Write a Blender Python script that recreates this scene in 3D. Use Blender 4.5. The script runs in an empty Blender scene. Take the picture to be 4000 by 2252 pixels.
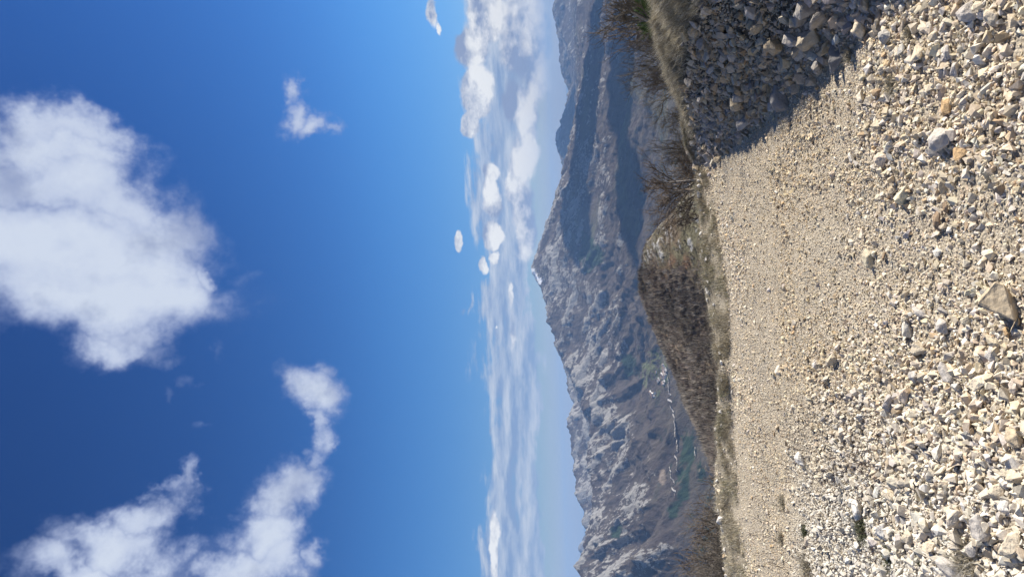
import bpy, bmesh, math, random
import numpy as np
from mathutils import Vector, Matrix, Euler

rng = np.random.default_rng(7)
random.seed(7)
sc = bpy.context.scene
COL = sc.collection

# ------------------------------------------------------------------ camera
CAMH = 1.6
FPX = 2773.0                      # focal length in pixels of the 4000 px wide photograph
PITCH = math.radians(4.27)
ROLL = math.radians(-2.3)
Fv = np.array([0, math.cos(PITCH), math.sin(PITCH)])
Uv = np.array([0, -math.sin(PITCH), math.cos(PITCH)])
Rv = np.array([1.0, 0, 0])
AU = Rv * math.cos(ROLL) + Uv * math.sin(ROLL)
AV = -Rv * math.sin(ROLL) + Uv * math.cos(ROLL)
cam_d = bpy.data.cameras.new('camera')
cam = bpy.data.objects.new('camera', cam_d)
COL.objects.link(cam)
cam_d.sensor_width = 36.0
cam_d.lens = 36.0 * FPX / 4000.0
cam_d.clip_start = 0.05
cam_d.clip_end = 120000
M = Matrix.Identity(4)            # the phone was held upright, the file lies on its side
for i in range(3):
    M[i][0] = -AV[i]
    M[i][1] = AU[i]
    M[i][2] = -Fv[i]
M[2][3] = CAMH
cam.matrix_world = M
sc.camera = cam

# ------------------------------------------------------------------ light
SUN_AZ, SUN_EL = math.radians(77), math.radians(37)
SDIR = np.array([math.sin(SUN_AZ) * math.cos(SUN_EL), math.cos(SUN_AZ) * math.cos(SUN_EL), math.sin(SUN_EL)])
sun_d = bpy.data.lights.new('sun', 'SUN')
sun_d.energy = 5.0
sun_d.angle = math.radians(0.53)
sun_d.color = (1.0, 0.95, 0.87)
sun = bpy.data.objects.new('sun', sun_d)
COL.objects.link(sun)
sun.rotation_euler = Vector(SDIR).to_track_quat('Z', 'Y').to_euler()
sun.location = (20, 10, 30)
vs = sc.view_settings
vs.view_transform = 'Standard'
vs.look = 'None'
vs.exposure = 0.66
vs.gamma = 1.0
sc.cycles.use_denoising = True
sc.cycles.max_bounces = 6
sc.cycles.diffuse_bounces = 2
sc.cycles.volume_bounces = 0
sc.cycles.transparent_max_bounces = 8
SKY_STRENGTH = 0.10
HAZE_DENSITY = 5.4e-5


def ray(x, y):
    """unit direction through a point (x, y) of the 4000 x 2252 photograph"""
    d = Fv * FPX + AU * (1126 - y) + AV * (2000 - x)
    return d / np.linalg.norm(d)


def azel(x, y):
    d = ray(x, y)
    return math.atan2(d[0], d[1]), math.asin(d[2])


def P(x, y, r):
    """point at horizontal distance r along the ray"""
    d = ray(x, y)
    t = r / math.hypot(d[0], d[1])
    return np.array([d[0] * t, d[1] * t, CAMH + d[2] * t])


def to_px(X, Y, Z):
    Zc = Z - CAMH
    f = X * Fv[0] + Y * Fv[1] + Zc * Fv[2]
    f = np.maximum(f, 1e-3)
    u = (X * AU[0] + Y * AU[1] + Zc * AU[2]) / f * FPX
    v = (X * AV[0] + Y * AV[1] + Zc * AV[2]) / f * FPX
    return 2000 - v, 1126 - u


# ------------------------------------------------------------------ numpy noise
_perm = np.random.default_rng(11).permutation(512).astype(np.int64)
_ang = np.random.default_rng(12).uniform(0, 2 * np.pi, 512)
_gx, _gy = np.cos(_ang), np.sin(_ang)


def perlin(x, y, seed=0):
    x = np.asarray(x, float) + seed * 17.13
    y = np.asarray(y, float) - seed * 9.71
    xi, yi = np.floor(x).astype(np.int64), np.floor(y).astype(np.int64)
    xf, yf = x - xi, y - yi
    u, v = xf * xf * xf * (xf * (xf * 6 - 15) + 10), yf * yf * yf * (yf * (yf * 6 - 15) + 10)

    def g(ix, iy, dx, dy):
        h = _perm[(_perm[ix & 511] + iy) & 511]
        return _gx[h] * dx + _gy[h] * dy
    a = g(xi, yi, xf, yf)
    b = g(xi + 1, yi, xf - 1, yf)
    c = g(xi, yi + 1, xf, yf - 1)
    d = g(xi + 1, yi + 1, xf - 1, yf - 1)
    return (a + u * (b - a) + v * ((c + u * (d - c)) - (a + u * (b - a)))) * 1.5


def fbm(x, y, o=5, seed=0, gain=0.5):
    s, a, n = 0, 1, 0
    for k in range(o):
        s = s + a * perlin(x * 2 ** k, y * 2 ** k, seed + k * 3)
        n += a
        a *= gain
    return s / n


def ridged(x, y, o=5, seed=0, gain=0.5):
    s, a, n = 0, 1, 0
    for k in range(o):
        s = s + a * (1 - 2.0 * np.abs(perlin(x * 2 ** k, y * 2 ** k, seed + k * 3)))
        n += a
        a *= gain
    return s / n


def sstep(a, b, x):
    t = np.clip((x - a) / (b - a), 0, 1)
    return t * t * (3 - 2 * t)


def inpoly(px, py, poly):
    inside = np.zeros(px.shape, bool)
    n = len(poly)
    for i in range(n):
        x0, y0 = poly[i]
        x1, y1 = poly[(i + 1) % n]
        if y0 == y1:
            continue
        c = ((y0 > py) != (y1 > py)) & (px < (x1 - x0) * (py - y0) / (y1 - y0) + x0)
        inside ^= c
    return inside


# ------------------------------------------------------------------ mesh and object helpers
def mesh_np(name, V, F, mat=None, smooth=False, attrs=None, colors=None):
    V = np.asarray(V, np.float32)
    F = np.asarray(F, np.int32)
    me = bpy.data.meshes.new(name)
    k = F.shape[1]
    me.vertices.add(len(V))
    me.vertices.foreach_set('co', V.ravel())
    me.loops.add(F.size)
    me.loops.foreach_set('vertex_index', F.ravel())
    me.polygons.add(len(F))
    me.polygons.foreach_set('loop_start', np.arange(0, F.size, k, dtype=np.int32))
    me.polygons.foreach_set('use_smooth', np.full(len(F), smooth))
    me.update(calc_edges=True)
    for an, av in (attrs or {}).items():
        a = me.attributes.new(an, 'FLOAT', 'POINT')
        a.data.foreach_set('value', np.asarray(av, np.float32).ravel())
    if colors is not None:
        a = me.attributes.new('tint', 'FLOAT_COLOR', 'POINT')
        c = np.ones((len(V), 4), np.float32)
        c[:, :3] = colors
        a.data.foreach_set('color', c.ravel())
    if mat:
        me.materials.append(mat)
    return me


def link(name, me, parent=None, loc=None, **props):
    o = bpy.data.objects.new(name, me)
    COL.objects.link(o)
    if parent is not None:
        o.parent = parent
    if loc is not None:
        o.location = loc
    for k, v in props.items():
        o[k] = v
    return o


def grid_faces(nu, nv):
    i, j = np.meshgrid(np.arange(nu - 1), np.arange(nv - 1), indexing='ij')
    a = i * nv + j
    return np.stack([a, a + nv, a + nv + 1, a + 1], -1).reshape(-1, 4)


# ------------------------------------------------------------------ material helpers
class NT:
    def __init__(s, tree):
        s.t = tree

    def n(s, typ, ins=None, **kw):
        nd = s.t.nodes.new(typ)
        for k, v in kw.items():
            setattr(nd, k, v)
        for k, v in (ins or {}).items():
            sock = nd.inputs[k]
            if isinstance(v, bpy.types.NodeSocket):
                s.t.links.new(v, sock)
            else:
                sock.default_value = v
        return nd

    def math(s, op, a, b=0.0, c=None, clamp=False):
        ins = {0: a, 1: b}
        if c is not None:
            ins[2] = c
        return s.n('ShaderNodeMath', ins, operation=op, use_clamp=clamp).outputs[0]

    def mix(s, f, a, b, blend='MIX'):
        nd = s.n('ShaderNodeMix', data_type='RGBA', blend_type=blend)
        for k, v in ((0, f), (6, a), (7, b)):
            if isinstance(v, bpy.types.NodeSocket):
                s.t.links.new(v, nd.inputs[k])
            elif k == 0:
                nd.inputs[0].default_value = v
            else:
                nd.inputs[k].default_value = (v[0], v[1], v[2], 1)
        return nd.outputs[2]

    def mr(s, v, a, b, c=0.0, d=1.0, smooth=False):
        return s.n('ShaderNodeMapRange', {0: v, 1: a, 2: b, 3: c, 4: d},
                   interpolation_type='SMOOTHSTEP' if smooth else 'LINEAR').outputs[0]

    def noise(s, vec, scale, detail=4.0, rough=0.5, dist=0.0):
        return s.n('ShaderNodeTexNoise', {'Vector': vec, 'Scale': scale, 'Detail': detail, 'Roughness': rough,
                                          'Distortion': dist}).outputs[0]

    def attr(s, name):
        return s.n('ShaderNodeAttribute', attribute_name=name)


def material(name):
    m = bpy.data.materials.new(name)
    m.use_nodes = True
    m.node_tree.nodes.clear()
    return m, NT(m.node_tree)


def finish(t, col, rough=0.9, bump=None, spec=0.25, bstr=0.5, bdist=0.01):
    b = t.n('ShaderNodeBsdfPrincipled', {'Roughness': rough, 'Specular IOR Level': spec})
    if isinstance(col, bpy.types.NodeSocket):
        t.t.links.new(col, b.inputs['Base Color'])
    else:
        b.inputs['Base Color'].default_value = (*col, 1)
    if bump is not None:
        bp = t.n('ShaderNodeBump', {'Strength': bstr, 'Distance': bdist, 'Height': bump})
        t.t.links.new(bp.outputs[0], b.inputs['Normal'])
    o = t.n('ShaderNodeOutputMaterial')
    t.t.links.new(b.outputs[0], o.inputs[0])
    return b


# ------------------------------------------------------------------ sky (world)
world = bpy.data.worlds.new('World')
sc.world = world
world.use_nodes = True
world.node_tree.nodes.clear()
W = NT(world.node_tree)
geo = W.n('ShaderNodeTexCoord').outputs['Generated']
sky = W.n('ShaderNodeTexSky', sky_type='NISHITA', sun_disc=False, sun_elevation=SUN_EL, sun_rotation=SUN_AZ,
          altitude=900.0, air_density=1.0, dust_density=0.05, ozone_density=2.2)
skyc = W.n('ShaderNodeVectorMath', {0: sky.outputs[0], 3: SKY_STRENGTH}, operation='SCALE').outputs[0]
skyc = W.mix(1.0, skyc, (0.80, 0.93, 1.16), 'MULTIPLY')
skyc = W.n('ShaderNodeGamma', {0: skyc, 1: 1.9}).outputs[0]
zz = W.n('ShaderNodeSeparateXYZ', {0: geo}).outputs[2]
skyc = W.mix(1.0, skyc, W.mix(W.mr(zz, 0.0, 0.28, 0, 1, True), (1.08, 0.84, 0.84), (1.52, 1.72, 1.36)), 'MULTIPLY')
den = W.n('ShaderNodeVectorMath', {0: skyc, 1: (0.55, 0.55, 0.55), 2: (1, 1, 1)}, operation='MULTIPLY_ADD').outputs[0]
skyc = W.n('ShaderNodeVectorMath', {0: skyc, 1: den}, operation='DIVIDE').outputs[0]

# direction-space noises
warp_n = W.n('ShaderNodeTexNoise', {'Vector': geo, 'Scale': 5.0, 'Detail': 6.0, 'Roughness': 0.62})
warp = W.n('ShaderNodeVectorMath', {0: warp_n.outputs['Color'], 1: (0.5, 0.5, 0.5)}, operation='SUBTRACT').outputs[0]
p1 = W.n('ShaderNodeVectorMath', {0: warp, 1: (0.19, 0.19, 0.19), 2: geo}, operation='MULTIPLY_ADD').outputs[0]
warp2_n = W.n('ShaderNodeTexNoise', {'Vector': geo, 'Scale': 16.0, 'Detail': 6.0, 'Roughness': 0.6})
warp2 = W.n('ShaderNodeVectorMath', {0: warp2_n.outputs['Color'], 1: (0.5, 0.5, 0.5)}, operation='SUBTRACT').outputs[0]
p2 = W.n('ShaderNodeVectorMath', {0: warp2, 1: (0.05, 0.05, 0.03), 2: geo}, operation='MULTIPLY_ADD').outputs[0]


def blob_field(pos, blobs):
    """soft maximum of ellipsoidal puffs fixed to sky directions; each (x, y, rx, ry, weight[, tilt])"""
    acc = None
    for b in blobs:
        x, y, rx, ry, w = b[:5]
        k = 4000 / 2576.0
        d = ray(x * k, y * k)
        up = ray((x - 5) * k, y * k) - d
        up /= np.linalg.norm(up)
        ri = np.cross(d, up)
        m = Matrix(((ri[0], up[0], d[0]), (ri[1], up[1], d[1]), (ri[2], up[2], d[2])))
        if len(b) > 5:
            m = m @ Matrix.Rotation(math.radians(b[5]), 3, 'Z')
        cx, cy = x * k - 2000, y * k - 1126
        fac = FPX / math.sqrt(FPX ** 2 + cx * cx + cy * cy)
        s_up, s_ri = rx * k / FPX * fac * fac ** 0.6, ry * k / FPX * fac * fac ** 0.6
        mp = W.n('ShaderNodeMapping', {'Vector': pos, 'Location': tuple(d), 'Rotation': tuple(m.to_euler()),
                                       'Scale': (s_ri, s_up, 1.0)}, vector_type='TEXTURE')
        ln = W.n('ShaderNodeVectorMath', {0: mp.outputs[0]}, operation='LENGTH').outputs['Value']
        v = W.mr(ln, 0.0, 1.9, w, 0.0, smooth=True)
        acc = v if acc is None else W.math('SMOOTH_MAX', acc, v, 0.12)
    return acc


HIGH = [(90, 350, 80, 70, 1), (50, 470, 55, 80, 1), (215, 470, 90, 110, 1.1), (330, 560, 110, 100, 1.15), (190, 620, 130, 120, 1.2),
        (160, 740, 90, 70, 1), (300, 730, 130, 110, 1.2), (400, 640, 50, 90, .9), (350, 850, 60, 45, .9), (430, 830, 55, 55, .8),
        (530, 650, 28, 55, .8), (485, 735, 32, 60, .8), (480, 880, 35, 40, .55), (150, 310, 40, 50, .8), (110, 400, 80, 70, 1.1), (250, 640, 120, 150, 1.2), (380, 430, 60, 30, .5),
        (790, 985, 60, 70, 1.25), (830, 920, 30, 35, .75), (795, 1130, 26, 60, .8), (790, 1075, 24, 40, .8), (780, 1185, 24, 34, .75), (755, 1165, 18, 20, .6), (750, 1260, 60, 65, 1.1),
        (710, 1350, 70, 65, 1.15), (660, 1430, 90, 55, 1.15), (745, 1400, 55, 60, 1.0),
        (445, 1225, 22, 45, .65), (420, 1300, 55, 50, 1), (380, 1370, 85, 60, 1.15), (330, 1440, 110, 50, 1.2), (210, 1450, 60, 35, .8),
        (805, 290, 32, 46, .85), (800, 218, 22, 34, .8), (850, 325, 42, 26, .85), (905, 345, 20, 14, .6),
        (452, 990, 18, 32, .40), (515, 1092, 26, 18, .45), (645, 640, 22, 26, .26), (640, 900, 16, 40, .30), (530, 960, 20, 22, .36),
        (835, 1405, 24, 34, .72)]
LOW = [(1088, 25, 14, 40, .7), (1100, 70, 8, 22, .55), (1185, 120, 40, 50, 1.15), (1200, 225, 38, 56, 1.15), (1180, 305, 20, 30, 1), (1220, 40, 44, 60, 1.1),
       (1300, 90, 44, 110, 1), (1290, 250, 30, 60, .95), (1345, 60, 30, 90, .9), (1340, 200, 30, 90, .8), (1238, 365, 9, 14, .45),
       (1238, 435, 20, 26, 1), (1240, 500, 27, 45, 1), (1240, 585, 22, 38, 1), (1250, 650, 14, 22, .8), (1155, 608, 12, 32, .95),
       (1220, 672, 12, 26, .9), (1300, 430, 24, 90, .85), (1320, 560, 30, 110, .8), (1180, 760, 8, 60, .42), (1165, 790, 12, 22, .4),
       (1285, 745, 9, 45, .7), (1290, 830, 12, 60, .5), (1245, 1370, 11, 100, .8), (1235, 1085, 5, 14, .45), (1250, 820, 4, 8, .5),
       (1330, 300, 30, 160, .75), (1370, 120, 24, 130, .7)]
f_hi = blob_field(p1, HIGH)
n_hi = W.noise(geo, 7.0, 9.0, 0.62, 0.25)
n_hs = W.noise(geo, 4.6, 6.0, 0.55)
n_hu = W.noise(W.n('ShaderNodeMapping', {'Vector': geo, 'Location': (0.05, 0.0, 0.05)}).outputs[0], 4.6, 6.0, 0.55)
sh_hi = W.noise(p1, 4.5, 3.0, 0.5)
d_hi = W.math('ADD', f_hi, W.math('MULTIPLY', W.math('SUBTRACT', n_hi, 0.5), 0.95))
a_hi = W.mr(d_hi, 0.13, 0.92, 0, 0.98, True)
a_hi = W.math('MULTIPLY', a_hi, W.mr(f_hi, 0.05, 0.25))
c_hi = W.mix(W.mr(d_hi, 0.3, 1.1), (0.17, 0.22, 0.40), (0.41, 0.455, 0.54))
c_hi = W.mix(W.mr(W.math('SUBTRACT', n_hu, n_hs), -0.02, 0.12, 0, 0.72, True), c_hi, (0.165, 0.205, 0.335))

f_lo = blob_field(p2, LOW)
st = W.n('ShaderNodeMapping', {'Vector': geo, 'Scale': (1, 1, 1.7)}).outputs[0]
st_up = W.n('ShaderNodeMapping', {'Vector': geo, 'Location': (0.018, 0.0, 0.04), 'Scale': (1, 1, 1.7)}).outputs[0]
n_lo = W.noise(st, 17.0, 8.0, 0.62)
n_lo2 = W.noise(st_up, 17.0, 8.0, 0.62)
d_lo = W.math('ADD', f_lo, W.math('MULTIPLY', W.math('SUBTRACT', n_lo, 0.5), 0.60))
a_lo = W.math('MULTIPLY', W.mr(d_lo, 0.30, 0.55, 0, 1, True), W.mr(f_lo, 0.06, 0.2))
lit = W.math('ADD', W.math('MULTIPLY', W.math('SUBTRACT', n_lo, n_lo2), 4.2), W.mr(W.noise(st, 9.0, 3.0, 0.5), 0.3, 0.7, 0.1, 0.9), clamp=True)
c_lo = W.mix(lit, (0.175, 0.22, 0.335), (0.57, 0.585, 0.60))

# stratus bands near the horizon
sep = W.n('ShaderNodeSeparateXYZ', {0: geo})
z = sep.outputs[2]
band_v = W.n('ShaderNodeMapping', {'Vector': geo, 'Scale': (1, 1, 5.0)}).outputs[0]
band_v2 = W.n('ShaderNodeMapping', {'Vector': geo, 'Location': (0.004, 0, 0.045), 'Scale': (1, 1, 5.0)}).outputs[0]
n_b = W.noise(band_v, 11.0, 9.0, 0.62, 0.2)
n_b2 = W.noise(band_v2, 11.0, 9.0, 0.62, 0.2)
zw = W.math('ADD', z, W.math('MULTIPLY', W.math('SUBTRACT', W.noise(geo, 7.0, 5.0, 0.6), 0.5), 0.10))
cover = W.math('MULTIPLY', W.mr(zw, 0.030, 0.062, 0, 1, True), W.mr(zw, 0.085, 0.155, 1, 0, True))
d_b = W.math('ADD', n_b, W.math('MULTIPLY', cover, 0.50))
a_b = W.math('MULTIPLY', W.mr(d_b, 0.70, 0.92, 0, 1, True), 0.88)
faint = W.math('MULTIPLY', W.mr(n_b, 0.42, 0.66, 0, 0.38), W.mr(z, 0.0, 0.05, 1, 0))
lit_b = W.math('ADD', W.math('MULTIPLY', W.math('SUBTRACT', n_b, n_b2), 3.2), 0.42, clamp=True)
c_b = W.mix(lit_b, (0.155, 0.22, 0.36), (0.38, 0.42, 0.49))

s1 = W.mix(a_b, skyc, c_b)
s1 = W.mix(faint, s1, (0.28, 0.34, 0.44))
s1 = W.mix(a_lo, s1, c_lo)
s1 = W.mix(a_hi, s1, c_hi)
# unseen broken cumulus added behind the photographer to whiten the ambient light
n_bk = W.noise(geo, 3.2, 7.0, 0.6, 0.4)
a_bk = W.math('MULTIPLY', W.mr(n_bk, 0.52, 0.66, 0, 1, True), W.mr(sep.outputs[1], 0.10, -0.15, 0, 1, True))
a_bk = W.math('MULTIPLY', a_bk, W.mr(z, 0.0, 0.1, 0, 1))
s1 = W.mix(a_bk, s1, W.mix(W.mr(n_bk, 0.55, 0.72), (0.42, 0.45, 0.50), (0.26, 0.30, 0.40)))
bg = W.n('ShaderNodeBackground', {0: s1, 1: 1.0})
wo = W.n('ShaderNodeOutputWorld')
world.node_tree.links.new(bg.outputs[0], wo.inputs[0])
world.cycles.sampling_method = 'MANUAL'
world.cycles.sample_map_resolution = 512

# ------------------------------------------------------------------ materials
STONE_COLS = np.array([(.66, .575, .44), (.70, .63, .51), (.61, .52, .39), (.67, .63, .56), (.52, .49, .45),
                       (.74, .70, .63), (.56, .43, .28), (.42, .32, .22), (.62, .55, .44), (.57, .49, .37)])
STONE_P = np.array([.20, .18, .14, .13, .08, .07, .03, .02, .09, .06])


def stone_material(name, use_object_color):
    m, t = material(name)
    if use_object_color:
        base = t.n('ShaderNodeObjectInfo').outputs['Color']
        co = t.n('ShaderNodeTexCoord').outputs['Object']
        ns = 3.0
    else:
        base = t.attr('tint').outputs['Color']
        co = t.n('ShaderNodeTexCoord').outputs['Object']
        ns = 60.0
    a = t.noise(co, ns, 6, 0.65)
    b = t.noise(co, ns * 0.5, 3, 0.5, 1.0)
    col = t.mix(t.mr(a, 0.3, 0.7, 0.0, 1.0), (0.74, 0.72, 0.70), (1.22, 1.2, 1.16))
    col = t.mix(1.0, base, col, 'MULTIPLY')
    col = t.mix(t.mr(b, 0.56, 0.70, 0, 0.5 if use_object_color else 0.3), col, (0.40, 0.30, 0.19))
    lay = t.noise(t.n('ShaderNodeMapping', {'Vector': co, 'Rotation': (0.5, 0.3, 0), 'Scale': (1, 1, 5)}).outputs[0], ns * .6, 5, 0.6)
    h = t.math('ADD', a, t.math('MULTIPLY', lay, 0.8))
    finish(t, col, 0.92, h, 0.2, 0.6, 0.012 if use_object_color else 0.004)
    return m


M_STONE = stone_material('limestone', True)
M_GRAVEL = stone_material('gravel_stone', False)

M_GROUND, t = material('gravel_soil')
co = t.n('ShaderNodeTexCoord').outputs['Object']
n1 = t.noise(co, 1.6, 5, 0.6)
n2 = t.noise(co, 55.0, 6, 0.7)
vo = t.n('ShaderNodeTexVoronoi', {'Vector': co, 'Scale': 70.0})
sandy = t.mix(t.mr(n1, 0.35, 0.65), (0.42, 0.355, 0.26), (0.53, 0.455, 0.34))
sandy = t.mix(t.mr(n2, 0.35, 0.65, 0, 0.7), sandy, (0.29, 0.24, 0.17))
vg = t.n('ShaderNodeSeparateColor', {0: vo.outputs['Color']}).outputs[0]
vc = t.mix(t.mr(vg, 0, 1), (0.34, 0.28, 0.20), (0.70, 0.62, 0.49))
sandy = t.mix(0.35, sandy, vc)
dark = t.mix(t.mr(n2, 0.35, 0.65), (0.07, 0.06, 0.045), (0.15, 0.125, 0.09))  # bank soil coloured dark to stand for shaded crevices between its stones
olive = t.mix(t.mr(t.noise(co, 9.0, 6, 0.7), 0.4, 0.6), (0.20, 0.17, 0.12), (0.38, 0.33, 0.25))
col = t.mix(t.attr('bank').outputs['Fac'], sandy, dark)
col = t.mix(t.attr('verge').outputs['Fac'], col, olive)
hh = t.math('ADD', n2, t.math('MULTIPLY', vo.outputs['Distance'], -0.8))
finish(t, col, 0.95, hh, 0.15, 0.8, 0.015)

M_HILL, t = material('hill_scrub')
co = t.n('ShaderNodeTexCoord').outputs['Object']
n1 = t.noise(co, 0.05, 6, 0.65)
n2 = t.noise(co, 0.6, 6, 0.7)
scr = t.mix(t.mr(n2, 0.35, 0.65), (0.11, 0.085, 0.062), (0.20, 0.16, 0.115))
gr = t.mix(t.mr(n2, 0.4, 0.6), (0.10, 0.09, 0.055), (0.19, 0.17, 0.105))
gr = t.mix(t.mr(n1, 0.5, 0.62, 0, 0.7), gr, (0.20, 0.14, 0.09))
col = t.mix(t.attr('grassy').outputs['Fac'], scr, gr)
col = t.mix(t.attr('rock').outputs['Fac'], col, t.mix(t.mr(n2, 0.4, 0.6), (0.28, 0.27, 0.25), (0.52, 0.5, 0.46)))
col = t.mix(t.mr(t.attr('rust').outputs['Fac'], 0.0, 1.0, 0.0, 0.8), col, (0.19, 0.11, 0.07))
finish(t, col, 0.95, n2, 0.1, 0.9, 0.8)

M_MTN, t = material('mountain_rock')
co = t.n('ShaderNodeTexCoord').outputs['Object']
n1 = t.noise(co, 0.004, 8, 0.65)
rot = t.n('ShaderNodeMapping', {'Vector': co, 'Rotation': (0, 0, -0.6435)}).outputs[0]
str_ = t.n('ShaderNodeMapping', {'Vector': rot, 'Scale': (1.25, 0.42, 0.8)}).outputs[0]
n2 = t.noise(str_, 0.018, 8, 0.72)
scr = t.mix(t.mr(n1, 0.35, 0.65), (0.045, 0.034, 0.030), (0.088, 0.070, 0.056))
scr = t.mix(t.mr(n2, 0.45, 0.7, 0, 0.6), scr, (0.145, 0.125, 0.095))
gf = t.attr('grassy').outputs['Fac']
scr = t.mix(gf, scr, t.mix(t.mr(n2, 0.35, 0.65), (0.08, 0.085, 0.045), (0.16, 0.155, 0.08)))
n3 = t.noise(str_, 0.055, 6, 0.75)
rk = t.mix(t.mr(n3, 0.3, 0.7), (0.16, 0.152, 0.14), (0.36, 0.345, 0.32))
rm = t.math('ADD', t.attr('rock').outputs['Fac'], t.math('MULTIPLY', t.math('SUBTRACT', n2, 0.5), 1.6))
rm = t.math('ADD', rm, t.math('MULTIPLY', t.math('SUBTRACT', n3, 0.5), 1.4))
col = t.mix(t.mr(rm, 0.53, 0.70, 0, 1, True), scr, rk)
col = t.mix(t.attr('forest').outputs['Fac'], col, t.mix(t.mr(n2, 0.4, 0.6), (0.016, 0.030, 0.018), (0.035, 0.055, 0.028)))
col = t.mix(t.attr('field').outputs['Fac'], col, t.mix(t.mr(n2, 0.4, 0.6), (0.09, 0.12, 0.04), (0.17, 0.19, 0.08)))
col = t.mix(t.math('MULTIPLY', t.attr('pale').outputs['Fac'], 0.6), col, (0.36, 0.29, 0.22))
col = t.mix(t.attr('snow').outputs['Fac'], col, (0.85, 0.87, 0.9))
finish(t, col, 0.95, n2, 0.1, 1.0, 30.0)


def tint_material(name, mul=1.0, rough=0.9, var=False, sss=False):
    m, t = material(name)
    base = t.attr('tint').outputs['Color']
    if var:
        co = t.n('ShaderNodeTexCoord').outputs['Object']
        base = t.mix(1.0, base, t.mix(t.mr(t.noise(co, 12, 4), 0.3, 0.7), (.7, .7, .7), (1.25, 1.25, 1.25)), 'MULTIPLY')
    b = finish(t, base, rough, None, 0.15)
    return m


M_GRASS = tint_material('dry_grass')
M_TWIG = tint_material('bare_twigs')
M_GREEN = tint_material('green_needles')


def bark(name, c0, c1, scale=18.0):
    m, t = material(name)
    co = t.n('ShaderNodeTexCoord').outputs['Object']
    n = t.noise(co, scale, 5, 0.7)
    finish(t, t.mix(t.mr(n, 0.35, 0.65), c0, c1), 0.9, n, 0.15, 0.5, 0.01)
    return m


M_BARK = bark('grey_bark', (0.14, 0.12, 0.10), (0.42, 0.38, 0.33))
M_BRANCH = bark('twig_bark', (0.07, 0.060, 0.050), (0.19, 0.165, 0.135))
M_BRANCH_RED = bark('red_twig_bark', (0.085, 0.065, 0.052), (0.20, 0.16, 0.125))
M_STRAW = bark('dry_stalk', (0.20, 0.16, 0.10), (0.42, 0.36, 0.26), 40)
M_WALL = bark('house_wall', (0.62, 0.60, 0.56), (0.80, 0.78, 0.74), 0.4)
M_ROOF = bark('house_roof', (0.20, 0.14, 0.11), (0.30, 0.21, 0.16), 0.6)
M_ROAD = bark('valley_road', (0.50, 0.47, 0.42), (0.68, 0.64, 0.58), 0.05)
M_CLOUD, t = material('cloud_white')
finish(t, (0.85, 0.87, 0.9), 1.0, None, 0.0)


# ------------------------------------------------------------------ near ground
def hit0(x, y, z=0.0):
    d = ray(x, y)
    t = (z - CAMH) / d[2]
    return d[0] * t, d[1] * t


edge_px = [(2760, 640), (2777, 680), (2796, 800), (2843, 1100), (2850, 1250), (2854, 1400), (2870, 1700), (2893, 1950), (2932, 2252)]
crest_px = [(2726, 650), (2730, 720), (2757, 1050), (2769, 1180), (2788, 1350), (2808, 1430), (2806, 1700), (2808, 1950), (2831, 2080), (2842, 2252)]
E = np.array([hit0(*p) for p in edge_px])
C = np.array([hit0(*p, z=0.10) for p in crest_px])
E = E[np.argsort(E[:, 0])]
C = C[np.argsort(C[:, 0])]
HC_Y = [2, 4.6, 5.6, 6.2, 6.7, 7.1, 7.6, 8.2, 8.8]
HC_Z = [.68, .75, .80, .69, .56, .44, .22, .04, 0]
XC_Y = [2, 5.9, 7.0, 8.2]
XC_X = [2.55, 2.32, 2.06, 1.70]


def G(x, y, fine=True):
    x = np.asarray(x, float)
    y = np.asarray(y, float)
    z = 0.035 * fbm(x * 0.7, y * 0.7, 3, 1)
    # shallow wheel tracks running left to right
    z = z - 0.03 * np.exp(-((y - 5.9 - 0.05 * x) / 0.35) ** 2) - 0.03 * np.exp(-((y - 4.3 - 0.05 * x) / 0.35) ** 2)
    if fine:
        z = z + 0.014 * fbm(x * 6, y * 6, 3, 5)
    ye = np.interp(x, E[:, 0], E[:, 1])
    yc = np.interp(x, C[:, 0], C[:, 1])
    z = z + 0.10 * sstep(ye - 0.1, yc, y) + 0.03 * fbm(x * 2.2, y * 2.2, 3, 9) * sstep(ye, yc, y)
    hc = np.interp(y, HC_Y, HC_Z)
    xc = np.interp(y, XC_Y, XC_X)
    x0 = 1.24 + .07 * fbm(x * 0 + 3.0, y * 1.7, 3, 25)
    lip = np.minimum(.45, .5 * (xc - x0))
    tt = np.clip((x - x0) / (xc - lip - x0), 0, 1)
    lump = 1 + 0.16 * fbm(x * 1.6, y * 1.6, 3, 21)
    z = z + hc * lump * (.70 * tt ** 1.1 + .30 * sstep(-.1, 1.15, (x - xc + lip) / lip))
    z = z + (tt > 0) * 0.03 * fbm(x * 5, y * 5, 2, 23) * np.minimum(tt * 4, 1)
    z = z - 0.62 * np.maximum(x - xc - 0.55, 0) - 0.1 * np.maximum(x - xc, 0)
    dy = np.maximum(y - yc - 0.12, 0)
    z = z - 0.52 * dy
    far = sstep(25, 60, np.hypot(x, y))
    return z + far * 0.35 * fbm(x * 0.1, y * 0.1, 4, 31) * 4


def axis(segs):
    out = []
    for a, b, s in segs:
        out.append(np.arange(a, b, s))
    return np.concatenate(out + [[segs[-1][1]]])


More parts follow.
